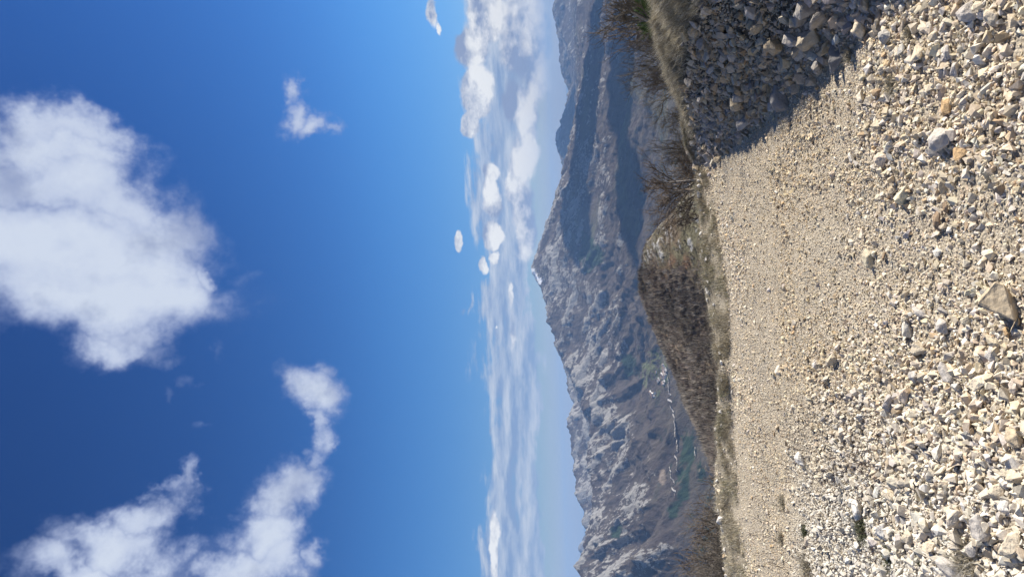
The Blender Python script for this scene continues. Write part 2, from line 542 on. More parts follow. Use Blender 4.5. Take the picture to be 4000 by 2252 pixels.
ax = axis([(-90, -12, 3.0), (-12, -4, .5), (-4, 4, .04), (4, 12, .5), (12, 60, 3.0)])
ay = axis([(-30, -2, 2), (-2, 2, .25), (2, 9.5, .04), (9.5, 16, .3), (16, 100, 2.5)])
GX, GY = np.meshgrid(ax, ay, indexing='ij')
GZ = G(GX, GY)
ye = np.interp(GX, E[:, 0], E[:, 1])
xc = np.interp(GY, XC_Y, XC_X)
verge = sstep(-0.12, 0.25, GY - ye + 0.35 * fbm(GX * 2.5, GY * 2.5, 4, 41)) * (GX < 1.3)
verge = np.maximum(verge, sstep(-0.25, 0.0, GX - xc) * (GY < 8.4))
verge = np.maximum(verge, 1.0 * (GX > xc + .2))
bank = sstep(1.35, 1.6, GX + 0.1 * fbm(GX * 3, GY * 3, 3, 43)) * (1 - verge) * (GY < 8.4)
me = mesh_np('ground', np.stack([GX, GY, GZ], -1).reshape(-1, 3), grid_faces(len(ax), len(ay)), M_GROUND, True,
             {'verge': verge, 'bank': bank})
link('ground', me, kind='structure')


# ------------------------------------------------------------------ hill
def seg_tent(X, Y, pts, drop):
    best = np.full(X.shape, -1e9)
    for a, b in zip(pts[:-1], pts[1:]):
        ab = b[:2] - a[:2]
        L2 = max(ab @ ab, 1e-6)
        s = np.clip(((X - a[0]) * ab[0] + (Y - a[1]) * ab[1]) / L2, 0, 1)
        d = np.hypot(X - a[0] - s * ab[0], Y - a[1] - s * ab[1])
        zc = a[2] + s * (b[2] - a[2])
        best = np.maximum(best, zc - drop(d))
    return best


def smax(a, b, k):
    h = np.clip(0.5 + 0.5 * (a - b) / k, 0, 1)
    return b + (a - b) * h + k * h * (1 - h)


hill_px = [(2740, 640, 225), (2700, 720, 235), (2629, 835, 250), (2575, 885, 260), (2528, 936, 270), (2503, 986, 285), (2487, 1048, 300), (2486, 1107, 305), (2494, 1145, 305),
           (2513, 1204, 300), (2548, 1293, 290), (2598, 1394, 270), (2630, 1456, 260), (2672, 1573, 240), (2722, 1670, 225), (2765, 1774, 205),
           (2795, 1875, 190), (2830, 1955, 180), (2860, 2010, 175)]
hill_r = [P(*p) - np.array([0, 0, 2.6 if p[1] > 1040 else (1.2 if p[1] > 900 else .3)]) for p in hill_px]
hill2_px = [(2850, 2060, 130), (2812, 2100, 125), (2775, 2160, 120), (2748, 2215, 118), (2738, 2300, 115), (2730, 2500, 112)]
hill2_r = [P(*p) - np.array([0, 0, 2.6]) for p in hill2_px]


HILL_END = azel(2740, 650)[0]
_hc = sorted([(math.atan2(p[0], p[1]), (p[2] - CAMH) / math.hypot(p[0], p[1])) for p in hill_r + hill2_r] + [(azel(3000, 560)[0], math.tan(azel(3000, 560)[1]))])
HILL_A, HILL_T = np.array([a for a, b in _hc]), np.array([b for a, b in _hc])


def HILL(X, Y):
    d1 = seg_tent(X, Y, hill_r, lambda d: 0.0022 * d * d / (1 + d / 90) + .22 * d)
    d2 = seg_tent(X, Y, hill2_r, lambda d: 0.003 * d * d / (1 + d / 60) + .25 * d)
    z = smax(d1, d2, 4)
    z = smax(z, -75 + 0 * X, 10)
    rr_h = np.hypot(X, Y)
    z = np.minimum(z, CAMH + rr_h * np.interp(np.arctan2(X, Y), HILL_A, HILL_T) + .5)
    z = z + .5 * fbm(X * 0.03, Y * 0.03, 4, 51) + .3 * fbm(X * .2, Y * .2, 3, 52)
    az = np.arctan2(X, Y)
    z = z - 1.1 * np.hypot(X, Y) * np.maximum(az - HILL_END, 0) - np.where(az > HILL_END + .03, 15, 0) * 1.0
    return z


naz, nr = 520, 420
azs = np.radians(np.linspace(-40, 24, naz))
rs = np.linspace(60, 430, nr)
A_, R_ = np.meshgrid(azs, rs, indexing='ij')
HX, HY = np.sin(A_) * R_, np.cos(A_) * R_
HZ = HILL(HX, HY)
px, py = to_px(HX, HY, HZ)
grassy = sstep(1180, 980, py + 90 * fbm(HX * .04, HY * .04, 4, 55))
rockn = fbm(HX * .09, HY * .16, 5, 57)
rock = sstep(.30, .38, fbm(HX * .16, HY * .30, 5, 57)) * sstep(1120, 960, py) * .9
rock = np.maximum(rock, .8 * sstep(.05, .12, fbm(HX * .3, HY * .5, 4, 58)) * np.exp(-((px - (2560 + (960 - py) * .75)) / 28.0) ** 2) * (py < 1050))
rock = np.maximum(rock, sstep(.34, .42, fbm(HX * .12, HY * .12, 4, 59)) * sstep(1500, 1100, py))
rust = sstep(.12, .3, fbm(HX * .08, HY * .08, 4, 61)) * sstep(2560, 2640, px) * sstep(960, 1020, py) * sstep(1180, 1090, py)
HZ = HZ + rock * (0.4 + 1.0 * fbm(HX * .35, HY * .35, 3, 62))
me = mesh_np('hill', np.stack([HX, HY, HZ], -1).reshape(-1, 3), grid_faces(naz, nr)[:, ::-1], M_HILL, True,
             {'grassy': grassy, 'rock': rock, 'rust': rust})
link('hill', me, kind='structure')

# ------------------------------------------------------------------ mountains
RID = []


def ridge(pts):
    RID.append([P(*p) for p in pts])


ridge([(2200, 860, 7700), (2167, 897, 7400), (2144, 928, 7200), (2105, 971, 6900), (2095, 1017, 6750), (2080, 1052, 6650), (2100, 1085, 6600), (2117, 1126, 6500),
       (2126, 1150, 6450), (2128, 1173, 6400), (2146, 1211, 6300), (2138, 1250, 6200), (2150, 1293, 6100), (2171, 1343, 6000),
       (2202, 1406, 5800), (2240, 1460, 5500), (2268, 1514, 5300), (2283, 1545, 5200), (2262, 1610, 5100), (2295, 1670, 5000),
       (2307, 1708, 4900), (2299, 1794, 4800), (2311, 1864, 4750), (2292, 1938, 4700), (2326, 1970, 4700), (2322, 2019, 4650),
       (2303, 2077, 4600), (2287, 2128, 4500), (2268, 2194, 4400), (2260, 2252, 4300), (2240, 2400, 4200), (2230, 2600, 4200)])
ridge([(2202, 1406, 7600), (2210, 1456, 7600), (2212, 1499, 7600), (2229, 1538, 7500), (2245, 1565, 7400), (2233, 1611, 7300),
       (2217, 1670, 7200), (2221, 1732, 7200), (2237, 1786, 7100), (2245, 1875, 7000), (2256, 1930, 6900), (2280, 1996, 6800), (2290, 2077, 6700)])
ridge([(2290, 2080, 10500), (2264, 2128, 10500), (2276, 2165, 10500), (2290, 2200, 10500)])
ridge([(2171, -260, 12500), (2165, -100, 12200), (2171, 0, 12000), (2157, 39, 12000), (2171, 105, 12000), (2188, 167, 12000), (2177, 202, 12000),
       (2177, 241, 12000), (2206, 295, 11900), (2217, 338, 11800), (2221, 381, 11700), (2194, 466, 11500), (2171, 563, 11200),
       (2194, 621, 11000), (2202, 691, 10700), (2183, 738, 10400), (2190, 788, 10000), (2205, 870, 9500)])
ridge([(2190, 120, 11500), (2232, 220, 10900), (2268, 300, 10400), (2276, 400, 10000), (2292, 500, 9700), (2290, 560, 9500)])
ridge([(2400, -160, 7600), (2375, 60, 7600), (2357, 227, 7600), (2330, 275, 7900), (2323, 398, 8200), (2300, 470, 8600)])
ridge([(2292, 560, 7000), (2275, 590, 6900), (2262, 640, 6800), (2272, 690, 6700), (2296, 745, 6500), (2272, 800, 6300), (2280, 850, 6100),
       (2310, 900, 5900), (2350, 940, 5600), (2372, 990, 5400), (2405, 1060, 5100), (2445, 1110, 4900)])
ridge([(2272, 600, 6900), (2335, 645, 6300), (2360, 720, 5900), (2420, 760, 5400), (2500, 800, 4800)])
ridge([(2290, 560, 7000), (2370, 563, 6400), (2415, 490, 6000), (2450, 450, 5800), (2520, 420, 5300)])
ridge([(2296, 745, 6500), (2350, 830, 5700), (2400, 870, 5300), (2450, 920, 4900), (2520, 990, 4500)])
ridge([(2370, 563, 6400), (2430, 620, 5700), (2500, 650, 5200), (2580, 700, 4700)])
ridge([(2500, -60, 5300), (2470, 90, 5300), (2445, 250, 5300), (2475, 400, 5000), (2540, 520, 4600), (2600, 600, 4300)])
ridge([(2357, 227, 7600), (2410, 180, 6900), (2445, 250, 6200)])
# spurs descending toward the valley, to the right of each crest point
for k, (x0, y0, r0) in enumerate([(2128, 1165, 6400), (2150, 1293, 6100), (2202, 1406, 5800), (2283, 1545, 5200), (2262, 1610, 5100), (2307, 1708, 4900), (2299, 1794, 4800),
                                  (2305, 1880, 4750), (2322, 2000, 4650), (2287, 2128, 4500), (2268, 2200, 4400), (2240, 2330, 4250), (2105, 985, 6850)]):
    jx = (k * 37 % 5 - 2) * 8
    ridge([(x0, y0, r0), (x0 + 80 + jx, y0 - 50, r0 - 380), (x0 + 165, y0 - 95 + jx, r0 - 760), (x0 + 235 + jx, y0 - 150, r0 - 1150)])
# crags lower on the face
for (x0, y0, r0) in [(2350, 1480, 4700), (2400, 1560, 4500), (2380, 1700, 4350), (2420, 1820, 4200), (2390, 1960, 4150), (2430, 2060, 4000), (2420, 2170, 3950),
                     (2450, 2250, 3900), (2330, 1330, 5300), (2300, 1220, 5600), (2260, 1120, 6000)]:
    ridge([(x0, y0, r0), (x0 + 40, y0 - 30, r0 - 170), (x0 + 75, y0 - 62, r0 - 330)])


def drop_m(d):
    return 900 * (1 - np.exp(-d / 1900.0))


def drop_s(d):
    return 520 * (1 - np.exp(-d / 650.0))


def MTN(X, Y):
    z = np.full(X.shape, -1e9)
    for k, rd in enumerate(RID):
        z = np.maximum(z, seg_tent(X, Y, rd, drop_m if k < 5 else drop_s))
    r = np.hypot(X, Y)
    base = -545 - 230 * sstep(.02, .16, np.arctan2(X, Y)) * sstep(3600, 4800, r) + 0.015 * np.maximum(r - 3600, 0) + 70 * sstep(3600, 1500, r) + 0 * X
    crest = z
    z = smax(z, base, 70)
    # relief: gullies that run from the crest down to the right and towards the viewer
    wx = X + 160 * fbm(X / 900, Y / 900, 3, 71)
    wy = Y + 160 * fbm(X / 900, Y / 900, 3, 72)
    a = (wx * .80 + wy * .60)
    b = (wx * -.60 + wy * .80)
    high = sstep(-530, -380, z)
    rr = ridged(a / 330, b / 1100, 6, 73, .55)
    r2 = ridged(wx / 260, wy / 260, 5, 77, .55)
    amp = (12 + 62 * high)
    amp = amp * (1 + .2 * sstep(7000, 10000, r))
    z = z + amp * (rr - .45) + amp * .45 * (r2 - .45) - 90 * sstep(.25, .75, fbm(X / 1400, Y / 1400, 3, 79)) * high * sstep(6500, 7500, r)
    return z, rr, r2, high


FARGRID = None


def build_mtn(name, r0, r1, nr, a0, a1, naz, label=None):
    azs = np.radians(np.linspace(a0, a1, naz))
    rs = np.geomspace(r0, r1, nr)
    A_, R_ = np.meshgrid(azs, rs, indexing='ij')
    X, Y = np.sin(A_) * R_, np.cos(A_) * R_
    Z, rr, r2, high = MTN(X, Y)
    gz0 = np.gradient(Z, axis=0) / np.maximum(np.gradient(X, axis=0) ** 2 + np.gradient(Y, axis=0) ** 2, 1) ** .5
    gz1 = np.gradient(Z, axis=1) / np.maximum(np.gradient(R_, axis=1), 1)
    slope = np.hypot(gz0, gz1)
    px, py = to_px(X, Y, Z)
    n = fbm(X / 500, Y / 500, 4, 81)
    nf = fbm(X / 120, Y / 120, 4, 83)
    rock = sstep(.25, .95, slope) * .55 + .55 * sstep(.35, .8, rr) + .5 * n - .20
    up = sstep(-430, -230, Z + 130 * n) * .50 + sstep(-260, -60, Z) * .16
    left = sstep(1000, 1500, py)
    rock = rock * (.45 + up) + up * .25 + .10 * left * high - .30 * sstep(-250, -420, Z + 130 * n) - .15 * sstep(900, 600, py) * (1 - sstep(.5, .9, slope))
    # bands of bare rock traced at their places on the faces
    qx, qy = px + 25 * nf, py + 25 * n
    for poly in [[(2180, 1040), (2110, 1080), (2130, 1160), (2240, 1130), (2260, 1060)], [(2250, 560), (2300, 540), (2370, 620), (2350, 660), (2270, 650)],
                 [(2310, 670), (2370, 640), (2390, 720), (2320, 730)], [(2400, 1320), (2400, 1480), (2440, 1360), (2455, 1340)],
                 [(2385, 205), (2360, 230), (2430, 235), (2430, 215)]]:
        rock = np.where(inpoly(qx, qy, poly), np.maximum(rock, .52), rock)
    grassy = sstep(.1, .4, fbm(X / 700, Y / 700, 4, 85)) * .7 * sstep(1200, 900, py) + .25 * (1 - high)
    forest = np.zeros(X.shape)
    for poly in [[(2275, 900), (2345, 970), (2365, 1000), (2335, 1035), (2290, 1060), (2265, 1000)],
                 [(2665, 1690), (2735, 1700), (2700, 1830), (2690, 1950), (2640, 1960), (2660, 1800)], [(2610, 1960), (2660, 1950), (2640, 2030), (2622, 2020)],
                 [(2735, 1790), (2760, 1860), (2755, 1890), (2730, 1880)], [(2770, 2020), (2800, 2040), (2780, 2130), (2740, 2200), (2725, 2180), (2750, 2100)],
                 [(2380, 2060), (2430, 2050), (2430, 2110), (2390, 2100)], [(2430, 1380), (2470, 1370), (2500, 1440), (2440, 1480)]]:
        forest = np.maximum(forest, inpoly(qx, qy, poly) * 1.0)
    forest = np.maximum(forest, sstep(.33, .40, fbm(X / 90, Y / 90, 3, 87)) * .75 * sstep(-300, -440, Z))
    forest *= sstep(-.35, -.1, nf)
    field = inpoly(px + 12 * nf, py + 12 * nf, [(2515, 1380), (2590, 1350), (2610, 1480), (2560, 1560), (2510, 1500)]) * sstep(.0, .15, perlin(px / 7, py / 60, 5)) * .6
    pale = inpoly(px + 10 * nf, py + 10 * nf, [(2580, 1830), (2592, 1830), (2600, 1870), (2590, 1895), (2578, 1880)]) * 1.0
    pale = np.maximum(pale, .7 * sstep(.45, .5, fbm(X / 60, Y / 60, 3, 89)) * sstep(-400, -480, Z))
    snow = inpoly(px + 6 * nf, py + 6 * nf, [(2070, 1050), (2090, 1050), (2118, 1100), (2112, 1120)]) * sstep(-.2, .1, nf)
    shp = (naz, nr)
    V = np.stack([X, Y, Z], -1).reshape(-1, 3)
    me = mesh_np(name, V, grid_faces(*shp)[:, ::-1], M_MTN, True,
                 {'rock': np.clip(rock, 0, 1), 'forest': forest, 'field': field, 'pale': pale, 'snow': snow, 'grassy': np.clip(grassy, 0, 1)})
    return link(name, me, kind='structure')


build_mtn('mountain', 430, 8100, 620, -30, 30, 860)
build_mtn('distant_mountain', 8050, 16000, 230, -32, 32, 620)

# the plain under everything, out to the horizon
n = 96
th = np.linspace(0, 2 * np.pi, n, endpoint=False)
rings = np.array([0.5, 2000, 9000, 22000, 60000])
V, Fc = [], []
for r in rings:
    V.append(np.stack([np.cos(th) * r, np.sin(th) * r, np.full(n, -880.0) + (r > 15000) * 160], -1))
V = np.concatenate(V)
for k in range(len(rings) - 1):
    i = np.arange(n)
    j = (i + 1) % n
    Fc.append(np.stack([k * n + i, (k + 1) * n + i, (k + 1) * n + j, k * n + j], -1))
z0 = np.zeros(len(V))
me = mesh_np('plain', V, np.concatenate(Fc), M_MTN, True, {'rock': z0, 'forest': z0, 'field': z0 + .2, 'pale': z0, 'snow': z0, 'grassy': z0 + .6})
link('plain', me, kind='structure')


def on_mtn(x, y, r0=1500, r1=7000):
    """where the ray through (x, y) first meets the mountain terrain"""
    a, e = azel(x, y)
    r = np.linspace(r0, r1, 1800)
    X, Y = np.sin(a) * r, np.cos(a) * r
    Z, *_ = MTN(X, Y)
    el = (Z - CAMH) / r
    i = np.argmax(el >= math.tan(e))
    if el[i] < math.tan(e):
        i = np.argmax(el)
    return X[i], Y[i], Z[i]


# ------------------------------------------------------------------ valley roads
def road(pts, w, label):
    ps = []
    for (a, b) in zip(pts[:-1], pts[1:]):
        for s in np.linspace(0, 1, 7)[:-1]:
            ps.append(on_mtn(a[0] + (b[0] - a[0]) * s, a[1] + (b[1] - a[1]) * s, 2000, 5000))
    ps = np.array(ps)
    for _ in range(3):
        ps[1:-1] = (ps[:-2] + ps[1:-1] * 2 + ps[2:]) / 4
    q = np.linspace(0, len(ps) - 1, len(ps) * 5)
    ps = np.stack([np.interp(q, np.arange(len(ps)), ps[:, k]) for k in range(3)], -1)
    tg = np.gradient(ps[:, :2], axis=0)
    nn = np.stack([-tg[:, 1], tg[:, 0]], -1)
    nn /= np.linalg.norm(nn, axis=1)[:, None] + 1e-9
    L, Rr = ps.copy(), ps.copy()
    L[:, :2] += nn * w / 2
    Rr[:, :2] -= nn * w / 2
    for Q in (L, Rr):
        Q[:, 2] = MTN(Q[:, 0], Q[:, 1])[0] + 4.0
    zz = np.maximum(L[:, 2], Rr[:, 2])
    L[:, 2] = zz
    Rr[:, 2] = zz
    V = np.concatenate([L, Rr])
    m = len(ps)
    i = np.arange(m - 1)
    link('road', mesh_np('road', V, np.stack([i, i + m, i + m + 1, i + 1], -1), M_ROAD, False), kind='structure')


road([(2612, 1470), (2618, 1540), (2624, 1590), (2638, 1620), (2642, 1680), (2650, 1730), (2648, 1790), (2656, 1850)], 9, '')
road([(2620, 1822), (2632, 1880), (2643, 1942)], 8, '')
road([(2720, 1745), (2719, 1800)], 12, '')

# ------------------------------------------------------------------ village houses
def house_mesh(w, l, h, rh):
    bm = bmesh.new()
    v = [bm.verts.new(p) for p in [(-w, -l, 0), (w, -l, 0), (w, l, 0), (-w, l, 0), (-w, -l, h), (w, -l, h), (w, l, h), (-w, l, h), (0, -l, h + rh), (0, l, h + rh)]]
    for f in [(0, 1, 5, 4), (2, 3, 7, 6), (1, 2, 6, 5), (3, 0, 4, 7), (4, 5, 8), (6, 7, 9)]:
        bm.faces.new([v[k] for k in f])
    me = bpy.data.meshes.new('walls')
    bm.to_mesh(me)
    bm.free()
    me.materials.append(M_WALL)
    bm = bmesh.new()
    o, th = .5, .35
    pts = [(-w - o, h - rh * o / w), (0, h + rh), (w + o, h - rh * o / w)]
    top, bot = [], []
    for yy in (-l - o, l + o):
        top.append([bm.verts.new((a, yy, b + th)) for a, b in pts])
        bot.append([bm.verts.new((a, yy, b + .02)) for a, b in pts])
    for k in range(2):
        bm.faces.new([top[0][k], top[0][k + 1], top[1][k + 1], top[1][k]])
        bm.faces.new([bot[0][k], bot[1][k], bot[1][k + 1], bot[0][k + 1]])
        for e in (0, 1):
            bm.faces.new([top[e][k], bot[e][k], bot[e][k + 1], top[e][k + 1]])
    for k in (0, 2):
        bm.faces.new([top[0][k], top[1][k], bot[1][k], bot[0][k]])
    me2 = bpy.data.meshes.new('roof')
    bm.to_mesh(me2)
    bm.free()
    me2.materials.append(M_ROOF)
    return me, me2


hm = [house_mesh(5, 7, 6, 3), house_mesh(6, 9, 8, 3), house_mesh(4, 5, 5, 2.5)]
house_px = [(2592, 1424), (2596, 1434), (2589, 1443), (2600, 1440), (2603, 1447), (2594, 1450), (2586, 1461), (2598, 1458), (2591, 1466), (2604, 1462),
            (2600, 1471), (2595, 1478), (2588, 1472), (2572, 1489), (2577, 1484), (2597, 1490), (2594, 1496), (2601, 1452), (2543, 1530), (2552, 1541),
            (2557, 1547), (2547, 1537), (2560, 1535), (2565, 1452), (2574, 1478)]
for k, (hx, hy) in enumerate(house_px):
    a, b = hm[k % 3]
    X, Y, Z = on_mtn(hx, hy, 2000, 6000)
    up = hy > 1520
    o = link('house', None, None, (X, Y, Z - 1.0), label='small white house in the upper hamlet above the main village' if up else
             'small white walled house of the valley village beyond the wooded hill', category='house',
             group='houses of the upper hamlet' if up else 'houses of the valley village')
    o.rotation_euler = (0, 0, (k * 1.7) % 3.1)
    o.scale = (1.1, 1.1, 1.1)
    link('walls', a, o)
    link('roof', b, o)


# ------------------------------------------------------------------ stones
def hull_variant(seed, npts, flat):
    r = np.random.default_rng(seed)
    bm = bmesh.new()
    for _ in range(npts):
        p = r.normal(size=3)
        p /= np.linalg.norm(p)
        p *= np.array([1.0, r.uniform(.65, .95), flat]) * r.uniform(.8, 1.05)
        bm.verts.new(p)
    res = bmesh.ops.convex_hull(bm, input=bm.verts)
    dead = list({v for v in res['geom_interior'] + res['geom_unused'] if isinstance(v, bmesh.types.BMVert)})
    bmesh.ops.delete(bm, geom=dead, context='VERTS')
    return bm


lo_var = []
for k in range(26):
    bm = hull_variant(100 + k, 8 + k % 5, [.55, .7, .45, .8][k % 4])
    bmesh.ops.triangulate(bm, faces=bm.faces)
    bm.verts.index_update()
    lo_var.append((np.array([v.co[:] for v in bm.verts]), np.array([[v.index for v in f.verts] for f in bm.faces])))
    bm.free()


def rand_rot(n, r, tilt=None):
    q = r.normal(size=(n, 4))
    q /= np.linalg.norm(q, axis=1)[:, None]
    w, x, y, z = q.T
    return np.stack([np.stack([1 - 2 * (y * y + z * z), 2 * (x * y - z * w), 2 * (x * z + y * w)], -1),
                     np.stack([2 * (x * y + z * w), 1 - 2 * (x * x + z * z), 2 * (y * z - x * w)], -1),
                     np.stack([2 * (x * z - y * w), 2 * (y * z + x * w), 1 - 2 * (x * x + y * y)], -1)], -2)


def stones_mesh(name, Pn, S, Cc, r):
    Vs, Fs, Cs = [], [], []
    off = 0
    var = r.integers(0, len(lo_var), len(Pn))
    Rm = rand_rot(len(Pn), r)
    for k, (v, f) in enumerate(lo_var):
        idx = np.nonzero(var == k)[0]
        if not len(idx):
            continue
        vv = np.einsum('nij,vj->nvi', Rm[idx], v) * S[idx][:, None, None]
        vv = vv + Pn[idx][:, None, :]
        Vs.append(vv.reshape(-1, 3))
        ff = f[None] + (np.arange(len(idx)) * len(v))[:, None, None] + off
        Fs.append(ff.reshape(-1, 3))
        Cs.append(np.repeat(Cc[idx], len(v), axis=0))
        off += len(idx) * len(v)
    return mesh_np(name, np.concatenate(Vs), np.concatenate(Fs), M_GRAVEL, False, None, np.concatenate(Cs))


def stone_cols(n, r, warm=1.0):
    c = STONE_COLS[r.choice(len(STONE_COLS), n, p=STONE_P / STONE_P.sum())]
    return np.clip(c * r.uniform(.88, 1.18, (n, 1)) * r.uniform(.97, 1.03, (n, 3)), 0, .82)


def px_sample(n, r, x0, x1, y0, y1):
    """positions on the ground spread evenly over a trapezoid in front of the camera"""
    yy = np.sqrt(r.uniform(y0 ** 2, y1 ** 2, n))
    hw = yy * .47 + .15
    xx = r.uniform(-1, 1, n) * hw
    return xx, yy


r1 = np.random.default_rng(5)
N = 155000
xx, yy = px_sample(N, r1, 0, 0, 2.2, 9.0)
ye_ = np.interp(xx, E[:, 0], E[:, 1])
xc_ = np.interp(yy, XC_Y, XC_X)
# fine gravel in the wheel tracks, coarse rubble nearer the camera and on the left
coarse = np.clip(.22 + .8 * fbm(xx * .9, yy * .9, 4, 91) + .42 * sstep(4.0, 2.7, yy) + .85 * sstep(.2, -.8, xx) * sstep(5.3, 3.7, yy) + .25 * sstep(-.5, -1.6, xx) * sstep(6.2, 5.2, yy) + .3 * sstep(.2, .7, xx) * sstep(4.4, 3.4, yy), 0, 1.4)
coarse *= 1 - .75 * np.exp(-((yy - 5.9 - .05 * xx) / .5) ** 2)
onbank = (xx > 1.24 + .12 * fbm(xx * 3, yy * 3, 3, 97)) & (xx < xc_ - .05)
lipx = xc_ - np.minimum(.45, .5 * (xc_ - 1.24)) + .10 * fbm(xx * 3, yy * 3, 3, 98)
u = r1.random(N)
S = (.0038 + .0070 * coarse) * (1 - u) ** (-1 / 3.2)
S = np.clip(S, .0035, .018 + .020 * coarse)
S = np.where(onbank, np.clip(.009 * (1 - u) ** (-1 / 2.1), .009, .06), S)
keep = (yy < ye_ + .1) | (r1.random(N) < .16) | onbank
keep &= ~((xx > lipx) & (yy > 2.0) & (xx > 1.24) & (r1.random(N) < .9))
xx, yy, S, onb = xx[keep], yy[keep], S[keep], onbank[keep]
Pn = np.stack([xx, yy, G(xx, yy) + S * r1.uniform(-.1, .45, len(xx))], -1)
Cc = stone_cols(len(xx), r1)
wl = (sstep(-.5, -1.5, xx + .5 * fbm(xx, yy, 3, 93)) * sstep(5.9, 5.0, yy))[:, None] * .75
Cc = Cc * (1 - wl) + (Cc.mean(1, keepdims=True) * np.array([[1.09, 1.07, 1.0]])) * wl
Cc = np.where(onb[:, None], Cc * np.array([[.66, .66, .70]]), Cc)  # bank stones darkened in colour so the bank's shade reads deeper
tn = (np.exp(-((yy - 5.2 - .05 * xx) / 1.1) ** 2) * (1 - wl[:, 0]))[:, None]
Cc = Cc * (1 - tn * np.array([[.08, .12, .20]])) * np.array([[1.0, .985, .95]])
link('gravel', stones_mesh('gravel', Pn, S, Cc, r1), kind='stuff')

# individual rocks: detailed meshes
hi_var = []
for k in range(14):
    bm = hull_variant(300 + k, 13 + k % 5, [.6, .75, .5, .85][k % 4])
    bmesh.ops.dissolve_limit(bm, angle_limit=math.radians(16), verts=bm.verts, edges=bm.edges)
    bmesh.ops.bevel(bm, geom=list(bm.edges), offset=.05, segments=1, affect='EDGES', profile=.5)
    bmesh.ops.triangulate(bm, faces=bm.faces)
    bmesh.ops.subdivide_edges(bm, edges=[e for e in bm.edges if e.calc_length() > .3], cuts=2, use_grid_fill=True)
    bmesh.ops.triangulate(bm, faces=bm.faces)
    bmesh.ops.subdivide_edges(bm, edges=[e for e in bm.edges if e.calc_length() > .18], cuts=1)
    bmesh.ops.triangulate(bm, faces=bm.faces)
    bm.normal_update()
    co_ = np.array([v.co[:] for v in bm.verts])
    nv = np.array([v.normal[:] for v in bm.verts])
    dsp = .07 * fbm(co_[:, 0] * 2.2 + co_[:, 2] * 1.3, co_[:, 1] * 2.2 - co_[:, 2], 4, k * 5 + 3) - .05 * np.abs(perlin(co_[:, 0] * 1.6 + co_[:, 2] * 1.1, co_[:, 1] * 1.9 + co_[:, 2] * .7, k + 60))
    for v, d_, n_ in zip(bm.verts, dsp, nv):
        v.co += Vector(n_ * d_)
    me = bpy.data.meshes.new('rock')
    bm.to_mesh(me)
    bm.free()
    me.materials.append(M_STONE)
    hi_var.append(me)


def put_rock(x, y, size, col, label, group=None, elong=1.0, sink=.3, rot=None, var=None):
    k = random.randrange(len(hi_var)) if var is None else var
    o = link('rock', hi_var[k], None, None, label=label, category='rock')
    if group:
        o['group'] = group
    e = rot or (random.uniform(-.35, .35), random.uniform(-.35, .35), random.uniform(0, 6.28))
    o.rotation_euler = e
    s = size / 2 * 1.08
    o.scale = (s * elong, s, s * random.uniform(.85, 1.1))
    z = float(G(x, y))
    o.location = (x, y, z + s * .62 * (1 - sink * 1.5))
    o.color = (*col, 1)
    return o


def px_to_ground(x, y):
    """march the ray down onto the near ground"""
    d = ray(x, y)
    t = np.linspace(1.5, 14, 1400)
    zz = CAMH + d[2] * t
    g = G(d[0] * t, d[1] * t)
    i = int(np.argmax(zz <= g))
    return d[0] * t[i], d[1] * t[i], t[i]


